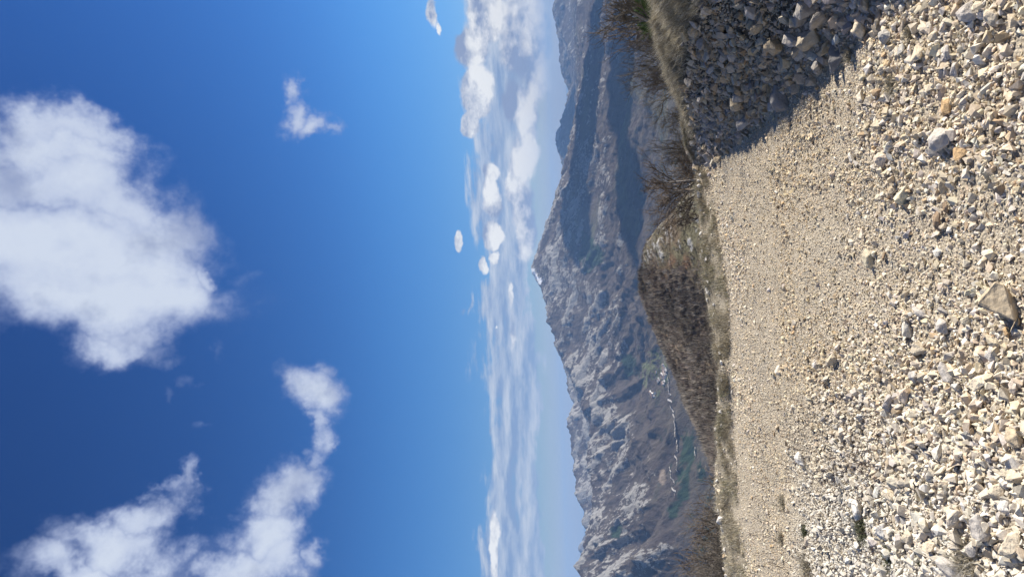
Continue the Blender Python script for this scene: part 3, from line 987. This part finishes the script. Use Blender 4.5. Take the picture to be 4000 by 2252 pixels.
CREAM, TAN, GREY, WHITE, BROWN, OCHRE = (.66, .57, .43), (.57, .47, .33), (.54, .50, .45), (.72, .69, .63), (.33, .24, .16), (.60, .41, .22)
ROCKS = [
    (3935, 1180, 150, TAN, 'largest boulder of the track, cut by the near edge, half stained brown', 1.15),
    (3372, 112, 84, CREAM, 'big cracked cream boulder at the foot of the shaded bank', 1.0),
    (3342, 48, 44, CREAM, 'blocky cream rock just above the big cracked boulder at the bank foot', 1.0),
    (3390, 18, 56, TAN, 'tan rock beside the cracked boulder, touching the right border', 1.0),
    (3796, 47, 88, GREY, 'wide grey slab half buried near the lower right corner', 1.2),
    (3893, 66, 74, CREAM, 'pale rock with a dark gap beneath it, next to the wide grey slab', 1.0),
    (3594, 217, 74, CREAM, 'tilted cream rock with an ochre patch out on the sunlit right side', 1.1),
    (3660, 140, 50, CREAM, 'small block between the tilted cream rock and the wide grey slab', 1.0),
    (3718, 206, 60, GREY, 'rounded grey rock below the tilted cream rock, shaded on its near side', 1.0),
    (3404, 392, 54, CREAM, 'lone cream rock lying beyond the tip of the bank shadow', 1.2),
    (3687, 548, 104, GREY, 'broad grey brown boulder right of the track centre', 1.25),
    (3594, 522, 52, TAN, 'tan lump just behind the broad grey brown boulder', 1.0),
    (3711, 419, 64, OCHRE, 'ochre and grey rock at the right of the broad boulder', 1.0),
    (3745, 272, 62, GREY, 'flat grey rock between the ochre rock and the rounded grey rock', 1.1),
    (3458, 268, 48, CREAM, 'cream rock in the gravel between the bank foot and the tilted rock', 1.0),
    (3023, 412, 58, GREY, 'pale rock standing out inside the bank shadow', 1.0),
    (3676, 866, 72, BROWN, 'brown crusted rock beside a small bright white stone', 1.1),
    (3707, 811, 52, BROWN, 'dark brown wedge leaning over the brown crusted rock', 1.0),
    (3714, 897, 34, WHITE, 'small bright white stone touching the brown crusted rock', 1.0),
    (3761, 594, 72, OCHRE, 'rust stained rock casting a deep shadow near the broad boulder', 1.1),
    (3493, 745, 42, TAN, 'smooth tan cobble alone in the middle of the track', 1.1),
    (3458, 1002, 32, BROWN, 'small brown cobble in the middle of the pale gravel', 1.3),
    (3598, 1359, 64, CREAM, 'knobbly cream rock up the track from the largest boulder', 1.1),
    (3695, 1270, 62, GREY, 'grey rock with a cream cap just behind the largest boulder', 1.1),
    (3606, 1223, 46, GREY, 'long flat grey slab lying across the track', 2.0),
    (3439, 1475, 46, TAN, 'half shaded round rock with a rusty top', 1.0),
    (3885, 1382, 60, GREY, 'grey pitted rock left of the largest boulder', 1.0),
    (3707, 1456, 62, GREY, 'striped grey rock set on edge in the coarse rubble', 1.5),
    (3943, 1297, 42, OCHRE, 'orange rock in the shadow of the largest boulder', 1.0),
    (3361, 1992, 74, WHITE, 'white grey boulder with a dark green plant in its shadow', 1.1),
    (3912, 1918, 66, CREAM, 'smooth oval cream rock near the bottom of the coarse rubble', 1.2),
    (3940, 1972, 60, WHITE, 'rounded white rock touching the smooth oval one', 1.0),
    (3485, 1937, 64, CREAM, 'pointed cream wedge beside the white grey boulder', 1.2),
    (3846, 2061, 84, GREY, 'large angular grey rock, deeply shaded below', 1.2),
    (3963, 2124, 96, CREAM, 'big pinkish cream rock at the lower left corner', 1.2),
    (3738, 2221, 110, GREY, 'big grey slab under a dry grey tuft at the left border', 1.2),
    (3982, 1864, 72, CREAM, 'cream rock cut off by the near edge of the picture', 1.0),
    (3811, 2139, 70, GREY, 'blue grey rock between the angular grey rock and the big slab', 1.0),
    (3555, 2097, 54, CREAM, 'yellowish block in the rubble left of the green plant', 1.0),
    (3458, 2069, 66, WHITE, 'white slab leaning just in front of the green plant', 1.2),
    (3975, 1705, 84, TAN, 'rounded tan boulder on the near edge, left of centre', 1.0),
    (3575, 1728, 58, TAN, 'shaded tan rock among the coarse rubble', 1.1),
    (3641, 2135, 62, CREAM, 'cream block beside the deep gap near the big slab', 1.1),
    (3136, 1794, 54, WHITE, 'bright white rock by the dry stalks on the left', 1.2),
    (2820, 2030, 38, WHITE, 'largest pale boulder perched on the verge crest', 1.2),
    (2812, 1915, 22, CREAM, 'cream stone on the verge crest next to the dark gap', 1.2),
    (2755, 835, 22, CREAM, 'single cream block on the grassy verge below the bare shrub', 1.2),
    (2820, 1605, 24, WHITE, 'upright white stone standing in the verge grass', 1.0),
    (2727, 595, 20, CREAM, 'pale stone at the low end of the bank crest', 1.3),
]
taken = []
for (x, y, s, c, lab, el) in ROCKS:
    gx, gy, t_ = px_to_ground(min(x + s * .1, 3990), y)
    size = s / FPX * t_ * .98
    put_rock(gx, gy, size, c, lab, None, el, .25)
    taken.append((gx, gy, size))


def free_spot(gx, gy, s):
    return all((gx - a) ** 2 + (gy - b) ** 2 > (.45 * (s + c)) ** 2 for a, b, c in taken)


r2 = np.random.default_rng(9)
cnt = 0
# rubble of the shaded bank, rock colours darkened to deepen its shade
while cnt < 125:
    y = r2.uniform(3.7, 8.0)
    xcc = np.interp(y, XC_Y, XC_X)
    x = r2.uniform(1.2, xcc - .08)
    s = float(np.clip(.055 * (1 - r2.random()) ** (-1 / 2.0), .055, .18))
    if x > xcc - .36:
        continue
    if x > .43 * y + .15 or not free_spot(x, y, s * .7) or s > .07 + .5 * (xcc - .1 - x) * (.4 if y > 6.6 else 1):
        continue
    taken.append((x, y, s))
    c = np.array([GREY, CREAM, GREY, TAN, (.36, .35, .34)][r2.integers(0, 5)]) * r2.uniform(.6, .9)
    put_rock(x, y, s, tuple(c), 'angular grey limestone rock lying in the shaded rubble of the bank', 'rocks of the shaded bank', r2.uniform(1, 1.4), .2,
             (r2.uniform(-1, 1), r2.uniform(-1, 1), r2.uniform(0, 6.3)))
    cnt += 1
cnt = 0
while cnt < 105:
    y = float(np.sqrt(r2.uniform(2.35 ** 2, 6.3 ** 2)))
    x = r2.uniform(-.45, .38) * y
    wgt = (.06 + .94 * float(sstep(4.6, 3.0, y))) * (.55 + .45 * float(sstep(0, -1, x)))
    s = float(np.clip(.045 * (1 - r2.random()) ** (-1 / 3.2), .045, .10))
    if r2.random() > wgt or x > 1.2 or not free_spot(x, y, s):
        continue
    taken.append((x, y, s))
    c = stone_cols(1, r2)[0]
    lft = x < -.35
    put_rock(x, y, s, tuple(c), 'fist sized pale limestone rock in the coarse rubble on the left' if lft else
             'fist sized pale limestone rock in the sunlit gravel on the right', 'loose rocks on the left of the track' if lft else 'loose rocks on the right of the track',
             r2.uniform(1, 1.4), .3)
    cnt += 1
cnt = 0
while cnt < 30:
    x = r2.uniform(-3.4, 1.4)
    y = float(np.interp(x, C[:, 0], C[:, 1])) + r2.normal() * .07 - .05
    s = float(r2.uniform(.03, .075))
    if not free_spot(x, y, s):
        continue
    taken.append((x, y, s))
    put_rock(x, y, s, tuple(np.array(WHITE) * r2.uniform(.85, 1.1)), 'small whitish stone in the row along the verge crest', 'stones along the verge crest', r2.uniform(1, 1.7), .2)
    cnt += 1


# ------------------------------------------------------------------ grass blades
def blades(name, root, L, wdt, lean, cols, r, mat=None, bend=.6):
    n = len(root)
    az = r.uniform(0, 2 * np.pi, n)
    d = np.stack([np.cos(az) * lean, np.sin(az) * lean, np.sqrt(np.maximum(1 - lean ** 2, .02))], -1)
    side = np.stack([-np.sin(az), np.cos(az), np.zeros(n)], -1)
    sp = r.uniform(0, 2 * np.pi, n)
    side = np.stack([np.cos(sp), np.sin(sp), np.zeros(n)], -1)
    mid = root + d * (L * .5)[:, None]
    tip = mid + (d + np.stack([np.cos(az) * bend, np.sin(az) * bend, -np.ones(n) * bend * .6], -1) * r.uniform(.3, 1.3, (n, 1))) * (L * .5)[:, None]
    a, b = root - side * wdt[:, None] / 2, root + side * wdt[:, None] / 2
    c, e = mid - side * wdt[:, None] * .35, mid + side * wdt[:, None] * .35
    V = np.stack([a, b, e, c, tip], 1).reshape(-1, 3)
    o = np.arange(n) * 5
    F = np.concatenate([np.stack([o, o + 1, o + 2], -1), np.stack([o, o + 2, o + 3], -1), np.stack([o + 3, o + 2, o + 4], -1)])
    return mesh_np(name, V, F, mat or M_GRASS, False, None, np.repeat(cols, 5, axis=0))


STRAW = np.array([(.42, .35, .22), (.50, .44, .32), (.36, .30, .20), (.30, .27, .20), (.52, .48, .40), (.22, .19, .13)])


def straw(n, r, mul=1.0):
    return STRAW[r.integers(0, len(STRAW), n)] * r.uniform(.6, 1.25, (n, 1)) * mul


r3 = np.random.default_rng(21)
n = 110000
y = r3.uniform(4.8, 8.35, n)
xc_ = np.interp(y, XC_Y, XC_X)
off = r3.uniform(-.36, .12, n) * np.interp(y, [5, 7.5, 8.3], [1, .75, .5]) + r3.normal(size=n) * .05
x = xc_ + off + .10 * fbm(y * 3, y * 0 + 2.0, 3, 99)
clump = fbm(x * 7, y * 7, 3, 101)
k = (clump + .5 * fbm(x * 18, y * 18, 2, 107) > -.10) & (x < .47 * y + .1)
x, y, clump = x[k], y[k], clump[k]
root = np.stack([x, y, G(x, y) - .01], -1)
n = len(x)
edge = np.clip((x - np.interp(y, XC_Y, XC_X)) / .3, 0, 1)
L = r3.uniform(.035, .15, n) * (1 + .9 * clump) * np.interp(y, [5, 7.6, 8.3], [1.1, .85, .45])
me = blades('dry_grass', root, L, r3.uniform(.002, .0045, n), r3.uniform(.2, .95, n), straw(n, r3, 1.15), r3)
link('dry_grass', me, kind='stuff')

n = 60000
x = r3.uniform(-4.0, 1.75, n)
ye_ = np.interp(x, E[:, 0], E[:, 1])
yc_ = np.interp(x, C[:, 0], C[:, 1])
f = r3.beta(1.3, 1.3, n) * 1.15 - .02
y = ye_ + (yc_ - ye_) * f
cl = fbm(x * 4, y * 4, 3, 103)
k = (cl + r3.normal(size=n) * .12 > -.02)
x, y, cl, f = x[k], y[k], cl[k], f[k]
n = len(x)
root = np.stack([x, y, G(x, y) - .005], -1)
green = (fbm(x * 1.6, y * 1.6, 2, 105) > .18) & (r3.random(n) < .2)
cols = straw(n, r3, 1.15)
cols[green] = np.array([.16, .17, .08]) * r3.uniform(.7, 1.3, (green.sum(), 1))
L = r3.uniform(.03, .085, n) * (1 + .8 * np.clip(cl, 0, 1))
me = blades('verge_grass', root, L, r3.uniform(.0015, .0035, n), r3.uniform(.1, .9, n), cols, r3)
link('verge_grass', me, kind='stuff')


# thin dry stalks scattered on the left of the track and over the bank
def tube(paths, rad0, rad1, sides=4):
    """paths: list of (k,3) arrays -> vertices, quads"""
    Vs, Fs, off = [], [], 0
    for pi, pth in enumerate(paths):
        m = len(pth)
        tg = np.gradient(pth, axis=0)
        tg /= np.linalg.norm(tg, axis=1)[:, None] + 1e-9
        ref = np.where(np.abs(tg[:, 2:3]) > .9, np.array([[1., 0, 0]]), np.array([[0, 0, 1.]]))
        s1 = np.cross(tg, ref)
        s1 /= np.linalg.norm(s1, axis=1)[:, None] + 1e-9
        s2 = np.cross(tg, s1)
        a = np.linspace(0, 2 * np.pi, sides, endpoint=False)
        ra = np.linspace(rad0[pi], rad1[pi], m)
        ring = pth[:, None, :] + ra[:, None, None] * (np.cos(a)[None, :, None] * s1[:, None, :] + np.sin(a)[None, :, None] * s2[:, None, :])
        Vs.append(ring.reshape(-1, 3))
        i = np.arange(m - 1)[:, None] * sides
        j = np.arange(sides)[None]
        j2 = (j + 1) % sides
        Fs.append(np.stack([i + j, i + j2, i + sides + j2, i + sides + j], -1).reshape(-1, 4) + off)
        off += m * sides
    return np.concatenate(Vs), np.concatenate(Fs)


paths, r0s = [], []
for k in range(260):
    if k < 200:
        gx, gy, _ = px_to_ground(r3.uniform(2960, 3500), r3.uniform(1560, 2252))
        L = r3.uniform(.06, .20)
        lean = .8
    else:
        y_ = r3.uniform(4, 7.3)
        gx, gy = r3.uniform(1.35, np.interp(y_, XC_Y, XC_X)), y_
        L = r3.uniform(.15, .45)
        lean = .9
    a = r3.uniform(0, 6.28)
    s = np.linspace(0, 1, 6)[:, None]
    up = .95 if k < 200 else .6
    lean = .35 if k < 200 else .9
    d = np.array([[math.cos(a) * lean, math.sin(a) * lean, up]])
    pth = np.array([[gx, gy, float(G(gx, gy))]]) + d * L * s + np.array([[0, 0, -1]]) * L * (.1 if k < 200 else .35) * s ** 2 + r3.normal(size=(6, 3)) * .006
    paths.append(pth)
    r0s.append(r3.uniform(.0014, .0026) if k < 200 else r3.uniform(.0015, .0034))
M_STEM = bark('dead_stem', (0.07, 0.042, 0.03), (0.17, 0.11, 0.08), 40)
V, F = tube(paths[:200], r0s[:200], [q * .5 for q in r0s[:200]], 3)
link('dead_stems', mesh_np('dead_stems', V, F, M_STEM), kind='stuff')
V, F = tube(paths[200:], r0s[200:], [q * .5 for q in r0s[200:]], 3)
link('dry_stalks', mesh_np('dry_stalks', V, F, M_STRAW), kind='stuff')

# single tufts and low plants
TUFTS = [(3790, 2205, .16, 0, 'dry grey tuft sprawling over the big slab at the left border'),
         (3160, 2215, .15, 0, 'wiry grey tuft on the gravel at the left border'),
         (3060, 1960, .09, 0, 'small faded tuft at the far left end of the wheel track'),
         (3055, 2100, .08, 0, 'thin upright tuft near the left end of the wheel track'),
         (3375, 2062, .13, 1, 'dark green plant growing in the shadow of the white grey boulder'),
         (3475, 2170, .09, 1, 'small green plant between white stones near the left border'),
         (3585, 2180, .06, 1, 'tiny green sprig in the rubble beside the cream block'),
         (3150, 2080, .08, 1, 'olive green clump on the gravel above the green plant'),
         (3490, 335, .08, 0, 'withered brown tuft on the sunlit gravel right of the track'),
         (3320, 215, .07, 0, 'wispy straw tuft at the edge of the bank shadow'),
         (3560, 130, .06, 0, 'small faded tuft near the foot of the bank')]
for (x, y, h, g, lab) in TUFTS:
    gx, gy, _ = px_to_ground(x, y)
    n = 420 if not g else 520
    rt = r3.normal(size=(n, 2)) * h * .28
    root = np.stack([rt[:, 0], rt[:, 1], G(gx + rt[:, 0], gy + rt[:, 1]) - float(G(gx, gy)) - .004], -1)
    cols = straw(n, r3, .9) if not g else np.array([.075, .078, .045]) * r3.uniform(.6, 1.9, (n, 1))
    nm = 'green_plant' if g else 'grass_tuft'
    me = blades(nm, root, r3.uniform(.4, 1, n) * h * (.9 if not g else .6), r3.uniform(.0015, .003, n) * (1 if not g else 2.2), r3.uniform(.2, .95, n), cols, r3,
                M_GREEN if g else None)
    link(nm, me, None, (gx, gy, float(G(gx, gy))), label=lab, category='plant' if g else 'grass tuft')


# ------------------------------------------------------------------ bare trees
def grow(seed, height, stems, spread, depth, twig):
    r = np.random.default_rng(seed)
    big, small = [], []
    bigr, smallr = [], []

    def branch(p, d, L, rad, lev):
        m = 6 if lev == 0 else 5
        pts = [p.copy()]
        dd = d.copy()
        for k in range(m - 1):
            dd = dd + r.normal(size=3) * (.13 + .05 * lev) + np.array([0, 0, .07])
            dd /= np.linalg.norm(dd)
            pts.append(pts[-1] + dd * L / (m - 1))
        pts = np.array(pts)
        (big if lev == 0 else small).append(pts)
        (bigr if lev == 0 else smallr).append((rad, rad * .45))
        if lev >= depth:
            return
        nch = [6, 6, 6, 4][min(lev, 3)] + twig
        for c in range(nch):
            s = r.uniform(.34 if lev == 0 else .15, 1.0)
            q = s * (m - 1)
            i = min(int(q), m - 2)
            pp = pts[i] + (pts[i + 1] - pts[i]) * (q - i)
            ax_ = r.normal(size=3)
            ax_ -= dd * (ax_ @ dd)
            ax_ /= np.linalg.norm(ax_) + 1e-9
            an = r.uniform(.35, .85)
            nd = (pts[i + 1] - pts[i])
            nd /= np.linalg.norm(nd)
            nd = nd * math.cos(an) + ax_ * math.sin(an)
            nd[2] = nd[2] * .8 + .25
            nd /= np.linalg.norm(nd)
            branch(pp, nd, L * r.uniform(.42, .72) * (1.1 - .3 * s), max(rad * (.62 - .2 * s), .0060), lev + 1)

    for s in range(stems):
        a = r.uniform(0, 6.28)
        d = np.array([math.cos(a) * spread * r.uniform(.3, 1), math.sin(a) * spread * r.uniform(.3, 1), 1.0])
        d /= np.linalg.norm(d)
        branch(np.array([math.cos(a), math.sin(a), 0]) * .04 * stems * r.random(), d, height * r.uniform(.6, .8), height * .017 / math.sqrt(stems) * 1.4, 0)
    return big, bigr, small, smallr


tree_var = []
for k, (h, st, sp, dp, tw) in enumerate([(3.0, 1, .15, 3, 1), (3.0, 3, .5, 3, 0), (3.0, 4, .6, 3, 0), (3.0, 2, .35, 3, 1), (3.0, 5, .75, 3, 0)]):
    big, br, sm, sr = grow(500 + k, h, st, sp, dp, tw)
    V1, F1 = tube(big, [a for a, b in br], [b for a, b in br], 6)
    V2, F2 = tube(sm, [a for a, b in sr], [b for a, b in sr], 3)
    z1 = max(V1[:, 2].max(), V2[:, 2].max())
    V1 *= h / z1
    V2 *= h / z1
    m1 = mesh_np('trunk', V1, F1, M_BARK, True)
    m2 = mesh_np('branches', V2, F2, M_BRANCH if k % 2 == 0 else M_BRANCH_RED)
    tree_var.append((m1, m2))


def put_tree(x, y, z, h, label, var, rz, group=None, wid=1.0, cat='bare tree', nm='bare_tree'):
    o = link(nm, None, None, (x, y, z), label=label, category=cat)
    o.rotation_euler = (0, 0, rz)
    o.scale = (h / 3.0 * wid, h / 3.0 * wid, h / 3.0)
    if group:
        o['group'] = group
    link('trunk', tree_var[var][0], o)
    link('branches', tree_var[var][1], o)
    return o


def tree_px(xb, yb, r, xt, label, var, rz, wid=1.0, group=None, cat='bare shrub', nm='bare_shrub'):
    """a tree at distance r below the crest; xt is where its top shows"""
    a, e = azel(xb, yb)
    X, Y = math.sin(a) * r, math.cos(a) * r
    Z = float(G(X, Y))
    at, et = azel(xt, yb)
    top = CAMH + math.tan(et) * r
    put_tree(X, Y, Z - .05, (top - Z) * 1.25, label, var, rz, group, wid, cat, nm)


tree_px(2600, 105, 7.5, 2350, 'tallest bare shrub behind the grassy bank crest, with one forked trunk', 0, 1.0, 1.0)
tree_px(2610, 40, 9.0, 2400, 'thin bare shrub at the right border, behind the green juniper', 3, 2.6, 1.0)
tree_px(2600, 190, 7.9, 2430, 'dense low bare shrub left of the tallest one on the bank', 2, .3, 1.0)
tree_px(2610, 250, 8.1, 2445, 'grey bare shrub in the middle of the row behind the bank', 4, 2.3, 1.0)
tree_px(2630, 330, 8.2, 2500, 'leaning bare shrub with a light stem behind the bank', 1, 4.4, .95)
tree_px(2640, 400, 8.8, 2530, 'wide twiggy bare shrub near the lower end of the bank', 4, 5.4, .9)
tree_px(2690, 470, 9.2, 2620, 'smallest bare shrub, just left of the wide twiggy one', 2, 1.4, 1.0)
tree_px(2720, 600, 9.4, 2575, 'bare shrub right behind the low end of the bank crest', 2, 3.9, .9)
tree_px(2728, 690, 9.0, 2528, 'big fan shaped bare shrub alone beyond the verge, the centre one', 3, .8, 1.25)
tree_px(2728, 745, 9.3, 2560, 'bare shrub leaning out at the left of the fan shaped one', 1, 2.9, 1.1)
tree_px(2730, 655, 9.6, 2545, 'slender bare shrub at the right of the fan shaped one', 4, 2.1, .9)

r4 = np.random.default_rng(33)
cnt = 0
while cnt < 120:
    py_ = r4.uniform(1120, 1990)
    r = r4.uniform(13, 34)
    top_line = np.interp(py_, [1100, 1300, 1500, 1700, 1900, 2000], [2735, 2715, 2715, 2745, 2785, 2812])
    xt = top_line + r4.uniform(0, 60) - (r - 13) * .4
    a, e = azel(2800, py_)
    X, Y = math.sin(a) * r, math.cos(a) * r
    Z = float(G(X, Y))
    _, et = azel(xt, py_)
    h = CAMH + math.tan(et) * r - Z
    if h < 1.0 or h > 7:
        continue
    v = int(r4.integers(0, 5))
    put_tree(X, Y, Z - .05, h, 'leafless brown sapling in the thicket below the verge', v, r4.uniform(0, 6.28), 'saplings below the verge', r4.uniform(.6, .95),
             'bare tree', 'bare_tree')
    cnt += 1
for k in range(10):
    py_ = [2075, 2100, 2120, 2145, 2170, 2190, 2210, 2235, 2050, 2260][k]
    r = 10 + (k * 3 % 5)
    tree_px(2800, py_, r, 2775 - (py_ - 2050) * .28 + 8 * (k % 3), 'straw coloured low bush at the left border behind the verge', k % 5, k * 1.3, 1.1, 'bushes at the left border')

# green juniper at the right border
rj = np.random.default_rng(44)
a, e = azel(2520, 5)
R = 7.6
jx, jy = math.sin(a) * R, math.cos(a) * R
jz = float(G(jx, jy))
top = CAMH + math.tan(azel(2468, 10)[1]) * R
H = top - jz
n = 16000
u = rj.normal(size=(n, 3))
u /= np.linalg.norm(u, axis=1)[:, None]
lump = 1 + .35 * fbm(u[:, 0] * 3 + u[:, 2] * 2, u[:, 1] * 3, 3, 7)
pr = u * (rj.uniform(.55, 1.0, n) * lump)[:, None] * np.array([.36, .36, H * .5]) + np.array([0, 0, H * .5])
cols = np.array([.055, .085, .025]) * rj.uniform(.6, 2.0, (n, 1))
me = blades('foliage', pr, rj.uniform(.02, .045, n), rj.uniform(.003, .007, n), rj.uniform(.1, .9, n), cols, rj, M_GREEN, .3)
jo = link('juniper_bush', None, None, (jx, jy, jz), label='dark green juniper bush behind the bank at the right border', category='juniper')
link('foliage', me, jo)
V, F = tube([np.array([[0, 0, -.05], [.02, 0, H * .3], [0, .03, H * .75]])], [.03], [.012], 6)
link('trunk', mesh_np('trunk', V, F, M_BARK, True), jo)

# ------------------------------------------------------------------ leafless wood on the hill: a mass nobody could count
rw = np.random.default_rng(55)
N = 27000
aa = np.radians(rw.uniform(-25, 9, N))
rr_ = np.where(rw.random(N) < .16, rw.uniform(70, 150, N), rw.uniform(150, 312, N))
X, Y = np.sin(aa) * rr_, np.cos(aa) * rr_
Z = HILL(X, Y)
pxx, pyy = to_px(X, Y, Z)
dens = sstep(880, 1120, pyy + 60 * fbm(X * .05, Y * .05, 3, 66))
k = (rw.random(N) < (dens * .9 + .10) * np.clip(1.1 + 1.1 * fbm(X * .1, Y * .07, 3, 67), .3, 1)) & (pxx < 2860)
X, Y, Z, pyy = X[k], Y[k], Z[k], pyy[k]
nb = len(X)
T = 34
clus = fbm(X * .09, Y * .06, 3, 68)
hgt = rw.uniform(1.4, 3.3, nb) * (1 + .75 * clus) * np.where(pyy < 1050, .45, 1) * np.where(np.hypot(X, Y) < 150, .4, 1)
wid = hgt * rw.uniform(.35, .55, nb)
az_ = rw.uniform(0, 2 * np.pi, (nb, T))
rad = np.sqrt(rw.random((nb, T)))
tip = np.stack([X[:, None] + np.cos(az_) * rad * wid[:, None], Y[:, None] + np.sin(az_) * rad * wid[:, None],
                Z[:, None] + hgt[:, None] * (1 - .45 * rad ** 2) * rw.uniform(.75, 1.05, (nb, T))], -1)
bs = rw.uniform(0, .55, (nb, T))[..., None]
base = np.stack([X, Y, Z - .2], -1)[:, None, :] * (1 - bs) + tip * bs
sa = rw.uniform(0, 2 * np.pi, (nb, T))
sw = (hgt[:, None] * rw.uniform(.012, .03, (nb, T)))[..., None]
sd = np.stack([np.cos(sa), np.sin(sa), np.zeros_like(sa)], -1) * sw
V = np.stack([base - sd, base + sd, tip], 2).reshape(-1, 3)
F = np.arange(len(V)).reshape(-1, 3)
WOODC = np.array([(.245, .21, .17), (.28, .24, .19), (.19, .16, .135), (.31, .275, .225), (.25, .20, .165)])
cc = WOODC[rw.integers(0, 5, nb)] * rw.uniform(.6, 1.3, (nb, 1)) * (1 + 1.0 * fbm(X * .05, Y * .035, 4, 69))[:, None]
pat = sstep(.0, .4, fbm(X * .035, Y * .03, 3, 70))[:, None]
cc = cc * (1 - pat * np.array([[.0, .06, .12]]))
pale_s = rw.random(nb) < .05
cc[pale_s] = np.array([.38, .34, .29])
me = mesh_np('woodland', V, F, M_TWIG, False, None, np.repeat(cc, T * 3, axis=0))
link('woodland', me, kind='stuff')

# ------------------------------------------------------------------ clouds beyond the right edge that shade the far slopes
def cloud(cx, cy, cz, rx, ry, rz, seed, label):
    bm = bmesh.new()
    bmesh.ops.create_icosphere(bm, subdivisions=5, radius=1.0)
    co_ = np.array([v.co[:] for v in bm.verts])
    d = 1 + .28 * fbm(co_[:, 0] * 2 + co_[:, 2], co_[:, 1] * 2 + seed, 5, seed)
    for v, k in zip(bm.verts, d):
        v.co *= k
        if v.co.z < 0:
            v.co.z *= .35
    for f in bm.faces:
        f.smooth = True
    me = bpy.data.meshes.new('cloud')
    bm.to_mesh(me)
    bm.free()
    me.materials.append(M_CLOUD)
    o = link('cloud', me, None, (cx, cy, cz), kind='structure')
    o.scale = (rx, ry, rz)
    return o


def shade(x, y, r, rx, ry, seed, zc=3000.0):
    T_ = np.array(on_mtn(x, y, 2500, 12500)) if r is None else P(x, y, r)
    t = (zc - T_[2]) / SDIR[2]
    cloud(T_[0] + SDIR[0] * t, T_[1] + SDIR[1] * t, zc, rx, ry, 260, seed, '')


shade(2285, 330, None, 950, 560, 3)
shade(2225, 470, None, 600, 700, 31)
shade(2238, 790, None, 320, 420, 8)
shade(2430, 300, None, 420, 330, 5)  # unseen cloud added to darken the lower right slopes
shade(2460, 740, None, 240, 300, 21)  # unseen cloud added to put shade into the dark hollow

# ------------------------------------------------------------------ haze
V = np.array([(x, y, z) for x in (-42000, 42000) for y in (-42000, 42000) for z in (-890, 520)], float)
F = [(0, 1, 3, 2), (4, 6, 7, 5), (0, 4, 5, 1), (2, 3, 7, 6), (0, 2, 6, 4), (1, 5, 7, 3)]
mh = bpy.data.materials.new('haze')
mh.use_nodes = True
mh.node_tree.nodes.clear()
t = NT(mh.node_tree)
pv = t.n('ShaderNodeVolumePrincipled', {'Color': (0.32, 0.56, 1.0, 1), 'Density': HAZE_DENSITY, 'Anisotropy': 0.0, 'Absorption Color': (0.12, 0.12, 0.12, 1)})
ou = t.n('ShaderNodeOutputMaterial')
mh.node_tree.links.new(pv.outputs[0], ou.inputs['Volume'])
link('haze', mesh_np('haze', V, np.array(F), mh), kind='stuff')
